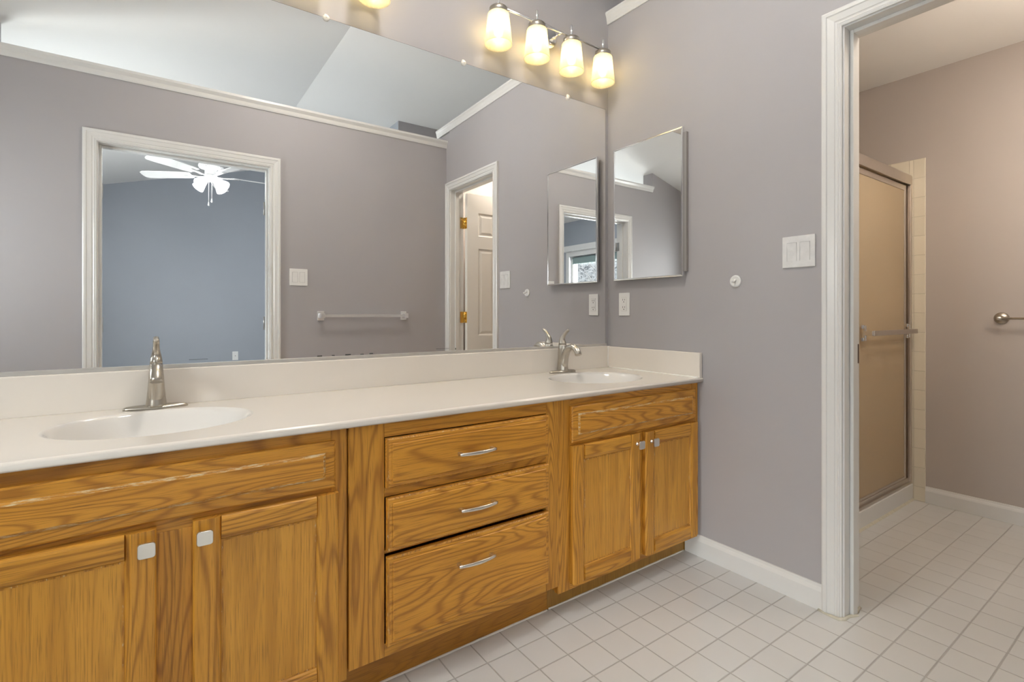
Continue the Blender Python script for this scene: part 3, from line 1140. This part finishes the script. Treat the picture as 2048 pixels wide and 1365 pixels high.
obj('caulk_line', ck, M['caulk'], top)


# faucets -------------------------------------------------------------------
def make_faucet(label, loc):
    t = thing('faucet', label, 'faucet', loc)
    X, Y, Z = loc
    # boat-shaped cover plate
    mb = MB()
    n = 48
    rings = []
    for s, h in ((1.0, 0.0), (1.0, 0.0035), (0.93, 0.0065), (0.78, 0.0085), (0.5, 0.010)):
        ring = []
        for i in range(n):
            a = 2 * pi * i / n
            c = cos(a)
            u = 0.078 * (abs(c) ** 0.8) * (1 if c >= 0 else -1)
            hw = 0.0275 * (1 - 0.72 * (abs(u) / 0.078) ** 1.3)
            v = hw * sin(a) / max(0.35, sqrt(max(0.0, 1 - (u / 0.0785) ** 2)) if abs(u) < 0.0785 else 0.35)
            ring.append((X + u * s ** 0.4, Y + v * s, Z + h))
        rings.append(ring)
    mb.loft(rings, 0, True)
    obj('cover_plate', mb, M['nickel'], t)

    def sec(y, z, rx, ry, tilt=0.0, n=28):
        out = []
        for i in range(n):
            a = 2 * pi * i / n
            u, v = rx * cos(a), ry * sin(a)
            out.append((X + u, Y + y + v * cos(tilt), Z + z + v * sin(tilt)))
        return out
    body = MB()
    body.loft([sec(0, 0.006, 0.0260, 0.0300), sec(0, 0.012, 0.0255, 0.0295), sec(0, 0.030, 0.0232, 0.0272), sec(0, 0.055, 0.0210, 0.0248),
               sec(0.001, 0.085, 0.0190, 0.0226), sec(0.001, 0.110, 0.0172, 0.0226), sec(0.001, 0.126, 0.0160, 0.0228), sec(0.001, 0.129, 0.0150, 0.0218)])
    obj('body', body, M['nickel'], t)
    sp = MB()
    path = [(-0.006, 0.018), (-0.010, 0.048), (-0.017, 0.076), (-0.029, 0.100), (-0.046, 0.1165), (-0.065, 0.1225), (-0.083, 0.1195), (-0.098, 0.1085), (-0.107, 0.094), (-0.110, 0.087)]
    rad = [(0.0200, 0.0205), (0.0192, 0.0200), (0.0182, 0.0185), (0.0172, 0.0168), (0.0162, 0.0152), (0.0155, 0.0142), (0.0150, 0.0138), (0.0150, 0.0138), (0.0152, 0.0140), (0.0154, 0.0142)]
    sp.tube([(X, Y + a, Z + b) for a, b in path], rad, 24, flat=(1, 0, 0))
    obj('spout', sp, M['nickel'], t)
    hd = MB()
    path = [(0.001, 0.1305), (0.001, 0.136), (0.003, 0.145), (0.002, 0.156), (-0.005, 0.168), (-0.015, 0.180), (-0.027, 0.190), (-0.040, 0.198), (-0.044, 0.200)]
    rad = [(0.0155, 0.0220), (0.0152, 0.0212), (0.0135, 0.0180), (0.0110, 0.0138), (0.0090, 0.0106), (0.0080, 0.0088), (0.0080, 0.0078), (0.0076, 0.0068), (0.0045, 0.0040)]
    hd.tube([(X, Y + a, Z + b) for a, b in path], rad, 24, flat=(1, 0, 0))
    obj('lever', hd, M['nickel'], t)
    return t


fa = make_faucet('brushed nickel single-lever faucet behind the left bowl, seen end-on', (-1.926, -0.058, CT + 0.0005))
dup(fa, (-0.362, -0.058, CT + 0.0005), 'brushed nickel single-lever faucet behind the right bowl near the corner')

# big wall mirror -----------------------------------------------------------
mr = thing('wall_mirror', 'wide frameless wall mirror above the double vanity', 'mirror', (-1.17, 0.0, 0.893))
g = MB()
g.box(-2.345, -0.024, -0.0055, -0.001, 0.893, 2.106, 1)
g.add([(-2.344, -0.0065, 0.894), (-0.0255, -0.0065, 0.894), (-0.0255, -0.0065, 2.1045), (-2.344, -0.0065, 2.1045)], [(0, 1, 2, 3)], 0)
obj('mirror_glass', g, [M['mirror'], M['mirror_edge']], mr)
for (fx, fw_, fz, fh) in ((-1.452, 0.016, 0.8955, 0.004), (-1.405, 0.010, 0.896, 0.003), (-1.352, 0.020, 0.8955, 0.0045), (-1.300, 0.012, 0.8957, 0.003), (-1.265, 0.014, 0.896, 0.004), (-0.965, 0.060, 0.9035, 0.0012), (-0.905, 0.004, 0.898, 0.007), (-1.818, 0.050, 0.9045, 0.0012)):
    obj('desilvered_fleck', MB().box(fx - fw_ / 2, fx + fw_ / 2, -0.0070, -0.0064, fz, fz + fh), M['mirror_edge'], mr)
obj('bottom_channel', MB().bbox(-2.345, -0.022, -0.0125, -0.001, 0.8815, 0.894, 0.001), M['channel'], mr)
for cx in (-1.430, -0.868, -0.283):
    mb = MB().lathe([(0.011, -0.0068), (0.012, -0.009), (0.0105, -0.0125), (0.006, -0.015), (0.002, -0.0153)], (cx, 0, 2.104), 1, 10)
    mb.bbox(cx - 0.005, cx + 0.005, -0.0068, 0.0, 2.1065, 2.119, 0.001)
    mb.lathe([(0.0035, -0.0153), (0.0035, -0.0162), (0.001, -0.0166)], (cx, 0, 2.104), 1, 8)
    obj('mirror_clip', mb, M['clip'], mr)


# vanity light fixtures --------------------------------------------------
def make_light(label, cx):
    t = thing('vanity_light', label, 'light', (cx, 0.0, 2.36))
    yb = -0.075
    pz = 2.357
    obj('back_plate', MB().lathe([(0.056, -0.001), (0.058, -0.008), (0.056, -0.016), (0.048, -0.021), (0.02, -0.022)], (cx + 0.008, 0, 2.358), 1, 40), M['chrome'], t)
    for s in (-0.04, 0.042):
        mb = MB().tube([(cx + s, -0.018, pz), (cx + s, yb, pz)], 0.0045, 12)
        mb.lathe([(0.008, -0.020), (0.008, -0.026), (0.004, -0.029)], (cx + s, 0, pz), 1, 12)
        obj('arm', mb, M['chrome'], t)
    obj('bar', MB().tube([(cx - 0.318, yb, pz), (cx + 0.318, yb, pz)], 0.0058, 14, flat=(0, 0, 1)), M['chrome'], t)
    for k in range(4):
        x = cx - 0.311 + 0.2073 * k
        po = MB().lathe([(0.0062, 2.330), (0.0062, 2.402), (0.0045, 2.406), (0.0045, 2.410), (0.0015, 2.413)], (x, yb, 0), 2, 14)
        po.lathe([(0.0095, 2.349), (0.0095, 2.365)], (x, yb, 0), 2, 14)
        po = obj('post', po, M['chrome'], t)
        obj('socket_cap', MB().lathe([(0.012, 2.352), (0.034, 2.350), (0.0385, 2.346), (0.0390, 2.326), (0.036, 2.323), (0.030, 2.323)], (x, yb, 0), 2, 32), M['nickel'], t)
        pr = [(0.0445, 2.322), (0.0462, 2.318), (0.0500, 2.280), (0.0545, 2.235), (0.0585, 2.195), (0.0590, 2.1915), (0.0565, 2.1915), (0.0560, 2.195), (0.0520, 2.235), (0.0475, 2.280), (0.0440, 2.315), (0.0300, 2.3175)]
        sh = obj('lamp_shade', MB().lathe(pr + [(0.0300, 2.322)], (x, yb, 0), 2, 48, caps=False), M['shade'], t)
        bl = MB().lathe([(0.009, 2.300), (0.010, 2.285), (0.016, 2.268), (0.020, 2.250), (0.017, 2.234), (0.009, 2.226), (0.001, 2.224)], (x, yb, 0), 2, 20)
        obj('light_bulb', bl, M['bulb'], sh)
    return t


vl = make_light('chrome four-shade vanity light over the right half of the mirror, nearest the corner', -0.425)
dup(vl, (-1.590, 0.0, 2.36), 'chrome four-shade vanity light above left half of the mirror, mostly out of frame')

# medicine cabinet on the right wall -------------------------------------------
mc = thing('medicine_cabinet', 'chrome framed mirrored medicine cabinet on the right wall', 'cabinet', (0.0, -0.268, 1.214))
y0, y1, z0, z1 = -0.477, -0.066, 1.214, 1.876
obj('case', MB().bbox(-0.0155, 0.0, y0 - 0.010, y1 - 0.03, z0 + 0.022, z1 - 0.022, 0.001), M['case'], mc)
dd = obj('mirror_door', MB().box(-0.0275, -0.016, y0 + 0.004, y1 - 0.004, z0 + 0.004, z1 - 0.004, 0), M['mirror'], mc)
fw = 0.008
fm = MB()
fp = [(0.0, -0.0155), (0.0, -0.028), (0.0015, -0.0295), (fw - 0.003, -0.0305), (fw, -0.0280), (fw, -0.0155)]
rings = []
for ins, x in fp:
    rings.append([(x, y0 + ins, z0 + ins), (x, y1 - ins, z0 + ins), (x, y1 - ins, z1 - ins), (x, y0 + ins, z1 - ins)])
rings.append(rings[0])
fm.loft(rings, 0, False, True, False)
obj('chrome_frame', fm, M['chrome'], dd)


# wall plates -----------------------------------------------------------------
def plate_on_x(mb, xw, s, yc, zc_, w, h, t=0.0055, b=0.0025):
    """plate lying on a wall at x = xw, facing s*x"""
    return mb.bbox(min(xw, xw + s * t), max(xw, xw + s * t), yc - w / 2, yc + w / 2, zc_ - h / 2, zc_ + h / 2, b)


ot = thing('power_outlet', 'white duplex outlet plate on right wall below the medicine cabinet', 'outlet', (0, -0.115, 1.0955))
obj('cover_plate', plate_on_x(MB(), 0, -1, -0.115, 1.0955, 0.0700, 0.1150), M['plastic'], ot)
fc = obj('receptacle', plate_on_x(MB(), -0.0045, -1, -0.115, 1.0955, 0.0335, 0.0670, 0.0025, 0.001), M['plastic'], ot)
for dz in (0.0185, -0.0185):
    mb = MB()
    for dy, hh in ((-0.0063, 0.008), (0.0063, 0.0095)):
        mb.box(-0.00735, -0.0069, -0.115 + dy - 0.0011, -0.115 + dy + 0.0011, 1.0955 + dz + 0.002 - hh / 2 + 0.002, 1.0955 + dz + 0.002 + hh / 2 + 0.002)
    mb.lathe([(0.0027, -0.00735), (0.0027, -0.0069)], (0, -0.115, 1.0955 + dz - 0.007), 0, 12)
    obj('slot', mb, M['slot'], fc)
ss = MB()
yc, zz = -0.115, 1.0955
for q in ((yc - 0.0172, yc + 0.0172, zz + 0.0338, zz + 0.0344), (yc - 0.0172, yc + 0.0172, zz - 0.0344, zz - 0.0338), (yc - 0.0172, yc - 0.0166, zz - 0.0338, zz + 0.0338), (yc + 0.0166, yc + 0.0172, zz - 0.0338, zz + 0.0338)):
    ss.box(-0.0059, -0.0050, *q)
obj('seam', ss, M['seam'], ot)

sw = thing('light_switch', 'pearly white double rocker switch plate beside the shower room door', 'switch', (0, -0.957, 1.276))
obj('cover_plate', plate_on_x(MB(), 0, -1, -0.957, 1.276, 0.1160, 0.1160, 0.006), M['pearl'], sw)
for dy in (-0.023, 0.023):
    ym = -0.957 + dy
    rc = MB().prism([(-0.0052, 1.276 - 0.033), (-0.0068, 1.276 - 0.033), (-0.0060, 1.276), (-0.0082, 1.276 + 0.033), (-0.0052, 1.276 + 0.033)], 1, ym - 0.0165, ym + 0.0165)
    rk = obj('rocker', rc, M['pearl'], sw)
    mb = MB()
    for q in ((ym - 0.0175, ym + 0.0175, 1.276 + 0.0335, 1.276 + 0.0345), (ym - 0.0175, ym - 0.0167, 1.276 - 0.034, 1.276 + 0.034), (ym + 0.0167, ym + 0.0175, 1.276 - 0.034, 1.276 + 0.034)):
        mb.box(-0.0068, -0.0055, *q)
    obj('seam', mb, M['seam'], rk)

# second switch, on the opposite wall, seen in the mirror
s2 = thing('light_switch', 'white double rocker switch plate by the bedroom door, seen in the big mirror', 'switch', (-1.130, -1.802, 1.296))
obj('cover_plate', MB().bbox(-1.188, -1.072, -1.802, -1.796, 1.239, 1.353, 0.0025), M['plastic'], s2)
for dx in (-0.023, 0.023):
    xm = -1.130 + dx
    rk = obj('rocker', MB().prism([(-1.7970, 1.263), (-1.7950, 1.263), (-1.7962, 1.296), (-1.7935, 1.329), (-1.7970, 1.329)], 0, xm - 0.0165, xm + 0.0165), M['plastic'], s2)
    mb = MB()
    for q in ((xm - 0.0178, xm + 0.0178, 1.3295, 1.3308), (xm - 0.0178, xm + 0.0178, 1.2612, 1.2625), (xm - 0.0178, xm - 0.0168, 1.2625, 1.3295), (xm + 0.0168, xm + 0.0178, 1.2625, 1.3295)):
        mb.box(q[0], q[1], -1.7962, -1.7952, q[2], q[3])
    obj('seam', mb, M['seam'], rk)

# coax plate on the far bedroom wall
cp = thing('cable_plate', 'small white cable plate low on the blue bedroom wall', 'wall plate', (-1.014, -6.12, 0.462))
obj('cover_plate', MB().bbox(-1.050, -0.978, -6.12, -6.114, 0.402, 0.522, 0.0025), M['plastic'], cp)
obj('cable_jack', MB().lathe([(0.006, -6.114), (0.006, -6.106), (0.002, -6.106)], (-1.014, 0, 0.462), 1, 12), M['steel'], cp)

# round wall hook
hk = thing('wall_hook', 'small round white hook on the right wall below the switch', 'hook', (0, -0.711, 1.180))
obj('hook_base', MB().lathe([(0.0245, 0.0), (0.0245, -0.003), (0.0235, -0.0055), (0.0195, -0.0070), (0.0180, -0.0060), (0.002, -0.0060)], (0, -0.711, 1.180), 0, 32), M['plastic'], hk)
obj('hook_finger', MB().tube([(-0.005, -0.711, 1.186), (-0.014, -0.711, 1.181), (-0.020, -0.711, 1.176), (-0.027, -0.711, 1.176), (-0.031, -0.711, 1.183)], [(0.0055, 0.005), (0.005, 0.0045), (0.0048, 0.0042), (0.0046, 0.004), (0.0045, 0.004)], 12, flat=(0, 1, 0)), M['plastic'], hk)

# towel bar on the opposite wall (seen in the mirror) ------------------------------
tb = thing('towel_bar', 'chrome square towel bar on the opposite wall, seen in the big mirror', 'towel bar', (-0.68, -1.802, 1.033))
for x in (-0.985, -0.372):
    mb = MB().bbox(x - 0.024, x + 0.024, -1.802, -1.792, 1.033 - 0.033, 1.033 + 0.033, 0.004)
    mb.bbox(x - 0.016, x + 0.016, -1.792, -1.732, 1.033 - 0.018, 1.033 + 0.018, 0.005)
    obj('bracket', mb, M['chrome_satin'], tb)
obj('bar', MB().bbox(-0.985, -0.372, -1.752, -1.734, 1.033 - 0.010, 1.033 + 0.010, 0.0015), M['chrome_satin'], tb)

# towel bar in the shower room ---------------------------------------------------
t2 = thing('towel_bar', 'slim towel bar with round bronze rosette on the shower room wall', 'towel bar', (1.57, -1.47, 1.025))
for y in (-1.205, -1.735):
    mb = MB().lathe([(0.0295, 1.57), (0.0295, 1.566), (0.026, 1.560), (0.016, 1.556), (0.010, 1.552), (0.0075, 1.535), (0.0075, 1.512)], (0, y, 1.025), 0, 32)
    obj('rosette', mb, M['nickel'], t2)
    obj('end_cap', MB().lathe([(0.0080, y + 0.008), (0.0095, y + 0.005), (0.0095, y - 0.008), (0.0060, y - 0.010)], (1.512, 0, 1.025), 1, 20), M['nickel_bright'], t2)
obj('bar', MB().tube([(1.512, -1.215, 1.025), (1.512, -1.725, 1.025)], 0.0055, 14, flat=(0, 0, 1)), M['nickel_bright'], t2)

# ================================================================== shower
# cream tile: returns and the stall behind the glass
struct('trim_3', MB().bbox(1.560, 1.57, -0.897, -0.824, 0.0, 1.915, 0.002), M['tile_wall'])
stl = MB().box(1.560, 1.57, -0.824, -0.0, 0.0, 1.915)
struct('wall_stall_right', stl, M['tile_wall'])
struct('wall_stall_back', MB().box(0.128, 1.560, -0.010, 0.0, 0.0, 1.915), M['tile_wall_back'])
struct('wall_stall_left', MB().box(0.118, 0.128, -0.824, -0.0, 0.0, 1.915), M['tile_wall'])
struct('floor_stall', MB().box(0.128, 1.560, -0.80, -0.010, 0.0, 0.03), M['tile_wall_back'])
YS = -0.841
cu = MB().prism([(YS, 0.0), (YS, 0.086), (YS + 0.006, 0.092), (YS + 0.08, 0.092), (YS + 0.08, 0.0)], 0, 0.118, 1.56)
struct('trim_4', cu, M['trim'])
struct('trim_5', MB().prism([(YS - 0.010, 0.0), (YS, 0.0), (YS, 0.009), (YS - 0.004, 0.006)], 0, 0.118, 1.558), M['old_caulk'])

sd = thing('shower_door', 'framed sliding shower door of obscure glass with towel bar', 'shower door', (0.84, YS + 0.04, 0.092))
hx0, hx1 = 0.130, 1.556
hp = [(YS + 0.002, 1.772), (YS + 0.002, 1.822), (YS + 0.006, 1.828), (YS + 0.016, 1.832), (YS + 0.070, 1.832), (YS + 0.070, 1.772), (YS + 0.064, 1.772), (YS + 0.064, 1.792), (YS + 0.008, 1.792), (YS + 0.008, 1.772)]
obj('header', MB().prism(hp, 0, hx0, hx1), M['alum'], sd)
tp = [(YS + 0.002, 0.0925), (YS + 0.002, 0.106), (YS + 0.012, 0.106), (YS + 0.014, 0.124), (YS + 0.018, 0.124), (YS + 0.020, 0.102), (YS + 0.068, 0.102), (YS + 0.068, 0.0925)]
obj('track', MB().prism(tp, 0, hx0, hx1), M['alum'], sd)
for xa, xb in ((1.534, 1.556), (0.130, 0.152)):
    obj('side_post', MB().bbox(xa, xb, YS + 0.002, YS + 0.068, 0.106, 1.772, 0.002), M['alum'], sd)


def glass_panel(xa, xb, yp, bar):
    gl = MB().box(xa + 0.018, xb - 0.018, yp + 0.004, yp + 0.009, 0.132, 1.742)
    p = obj('glass_panel', gl, M['glass_shower'], sd)
    fr = MB()
    fr.bbox(xa, xa + 0.021, yp, yp + 0.014, 0.112, 1.768, 0.002).bbox(xb - 0.021, xb, yp, yp + 0.014, 0.112, 1.768, 0.002)
    fr.bbox(xa + 0.021, xb - 0.021, yp, yp + 0.014, 0.112, 0.136, 0.002).bbox(xa + 0.021, xb - 0.021, yp, yp + 0.014, 1.738, 1.768, 0.002)
    obj('panel_frame', fr, M['alum'], p)
    if bar:
        br = MB()
        for x in (xa + 0.045, xb - 0.010):
            br.bbox(x - 0.012, x + 0.012, yp - 0.012, yp, 0.912, 0.930, 0.002).bbox(x - 0.012, x + 0.012, yp - 0.012, yp, 0.974, 0.992, 0.002)
            br.bbox(x - 0.007, x + 0.007, yp - 0.020, yp - 0.010, 0.915, 0.989, 0.002)
            br.bbox(x - 0.012, x + 0.012, yp - 0.052, yp - 0.018, 0.940, 0.964, 0.002)
        obj('bracket', br, M['chrome'], p)
        obj('towel_rail', MB().bbox(xa + 0.050, xb - 0.006, yp - 0.056, yp - 0.049, 0.939, 0.965, 0.002), M['alum'], p)
    return p


glass_panel(0.870, 1.515, YS + 0.018, True)
glass_panel(0.165, 0.920, YS + 0.044, False)

# lamps added out of frame to brighten the rooms and even the exposure
sl = thing('fill_wall_lamp', 'added warm glass wall lamp high in the shower room, out of view', 'light', (0.80, -1.93, 1.80))  # added to lift the shower room ceiling and far wall
obj('fill_lamp_base', MB().lathe([(0.06, -1.930), (0.06, -1.915), (0.02, -1.905), (0.012, -1.86)], (0.80, 0, 1.80), 1, 28), M['nickel'], sl)
bm = bmesh.new()
bmesh.ops.create_uvsphere(bm, u_segments=28, v_segments=18, radius=0.085)
bmesh.ops.translate(bm, verts=bm.verts[:], vec=(0.80, -1.80, 1.80))
obj('fill_lamp_globe', MB().from_bm(bm, smooth=True), M['fill_warm'], sl)
sc = thing('fill_ceiling_lamp', 'added round flush ceiling lamp of the shower room, out of view', 'light', (0.50, -1.58, 2.395))  # second added lamp, brightens the shower room floor and lower wall
obj('fill_lamp_base', MB().lathe([(0.15, 2.395), (0.155, 2.36), (0.150, 2.345)], (0.50, -1.58, 0), 2, 36), M['nickel'], sc)
obj('fill_lamp_glass', MB().lathe([(0.145, 2.352), (0.138, 2.335), (0.115, 2.315), (0.07, 2.300), (0.002, 2.295)], (0.50, -1.58, 0), 2, 36), M['fill_warm'], sc)
LX, LY = -1.15, -0.85
LZ = zc(LX)
cl = thing('fill_ceiling_lamp', 'added round flush ceiling lamp over the bathroom floor, out of view', 'light', (LX, LY, LZ))  # added for even light on the opposite wall, right wall and floor
obj('fill_lamp_base', MB().lathe([(0.175, LZ + 0.02), (0.175, LZ - 0.045), (0.165, LZ - 0.055)], (LX, LY, 0), 2, 36), M['nickel'], cl)
obj('fill_lamp_glass', MB().lathe([(0.165, LZ - 0.050), (0.160, LZ - 0.075), (0.130, LZ - 0.105), (0.08, LZ - 0.125), (0.002, LZ - 0.132)], (LX, LY, 0), 2, 36), M['fill_ceiling'], cl)

# ================================================================== ceiling fan in the bedroom
FCX, FCY = -1.470, -4.00
fan = thing('ceiling_fan', 'white five-blade ceiling fan with lit glass shades, seen through the bedroom door', 'fan', (FCX, FCY, 2.45))
zr = zc(FCX)
obj('downrod', MB().lathe([(0.012, 2.52), (0.012, zr - 0.05)], (FCX, FCY, 0), 2, 14), M['fan'], fan)
obj('canopy', MB().lathe([(0.02, zr - 0.10), (0.055, zr - 0.075), (0.068, zr - 0.02), (0.068, zr - 0.005)], (FCX, FCY, 0), 2, 28), M['fan'], fan)
hs = MB().lathe([(0.03, 2.545), (0.08, 2.54), (0.110, 2.525), (0.112, 2.508), (0.096, 2.496), (0.062, 2.486), (0.055, 2.47), (0.055, 2.44), (0.05, 2.43)], (FCX, FCY, 0), 2, 40)
for k in range(24):
    a = 2 * pi * k / 24
    hs.tube([(FCX + 0.060 * cos(a), FCY + 0.060 * sin(a), 2.4845), (FCX + 0.104 * cos(a), FCY + 0.104 * sin(a), 2.500)], 0.0045, 6)
obj('motor_housing', hs, M['fan'], fan)
for k in range(5):
    a = radians(-148 + 72 * k)
    ca, sa = cos(a), sin(a)
    pitch = radians(-12)

    def tp3(r, w, z):
        yy = w * cos(pitch)
        zz = z + w * sin(pitch)
        return (FCX + r * ca - yy * sa, FCY + r * sa + yy * ca, 2.428 + zz)
    out = []
    for r, hw in ((0.185, 0.052), (0.24, 0.060), (0.40, 0.068), (0.56, 0.072), (0.625, 0.068), (0.652, 0.050), (0.660, 0.022)):
        out.append((r, hw))
    loop = [(r, w) for r, w in out] + [(r, -w) for r, w in reversed(out)]
    mb = MB()
    top_ = [tp3(r, w, 0.003) for r, w in loop]
    bot_ = [tp3(r, w, -0.003) for r, w in loop]
    mb.loft([bot_, top_], 0, False)
    bl = obj('blade', mb, M['fan'], fan)
    ir = MB().tube([tp3(0.050, 0, -0.012), tp3(0.11, 0, -0.014), tp3(0.16, 0, -0.008), tp3(0.25, 0, -0.006)], [(0.014, 0.005), (0.011, 0.005), (0.020, 0.005), (0.028, 0.003)], 10, flat=(-sa, ca, 0))
    obj('blade_iron', ir, M['fan'], bl)
kit = MB().lathe([(0.05, 2.43), (0.056, 2.42), (0.056, 2.385), (0.045, 2.368), (0.02, 2.362), (0.004, 2.36)], (FCX, FCY, 0), 2, 32)
kit = obj('light_kit', kit, M['fan'], fan)
for k in range(4):
    a = radians(45 + 90 * k)
    d = Vector((cos(a) * 0.78, sin(a) * 0.78, -0.62)).normalized()
    p0 = Vector((FCX + cos(a) * 0.045, FCY + sin(a) * 0.045, 2.395))
    sh = MB()
    ts = (0.018, 0.022, 0.05, 0.085, 0.120, 0.135)
    rs_ = (0.016, 0.024, 0.030, 0.040, 0.052, 0.056)
    sh.tube([tuple(p0 + d * t) for t in ts], [(r, r) for r in rs_], 24, caps=False)
    sh.tube([tuple(p0 + d * t) for t in ts], [(r - 0.002, r - 0.002) for r in rs_], 24, caps=False)
    so = obj('glass_shade', sh, M['fan_shade'], kit)
    obj('shade_arm', MB().tube([tuple(p0 - d * 0.01), tuple(p0 + d * 0.022)], 0.012, 12), M['fan'], so)
    bc = p0 + d * 0.075
    bm = bmesh.new()
    bmesh.ops.create_uvsphere(bm, u_segments=16, v_segments=10, radius=0.022)
    bmesh.ops.translate(bm, verts=bm.verts[:], vec=bc)
    obj('light_bulb', MB().from_bm(bm, smooth=True), M['fan_bulb'], so)
for dx, dy, zl in ((-0.022, 0.02, 2.125), (0.004, 0.025, 2.160)):
    ch = MB().tube([(FCX + dx, FCY + dy, 2.362), (FCX + dx, FCY + dy, zl + 0.03)], 0.0022, 6)
    ch = obj('pull_chain', ch, M['fan'], kit)
    obj('pull_knob', MB().lathe([(0.002, zl + 0.034), (0.006, zl + 0.02), (0.010, zl), (0.006, zl - 0.006), (0.001, zl - 0.008)], (FCX + dx, FCY + dy, 0), 2, 14), M['fan'], ch)
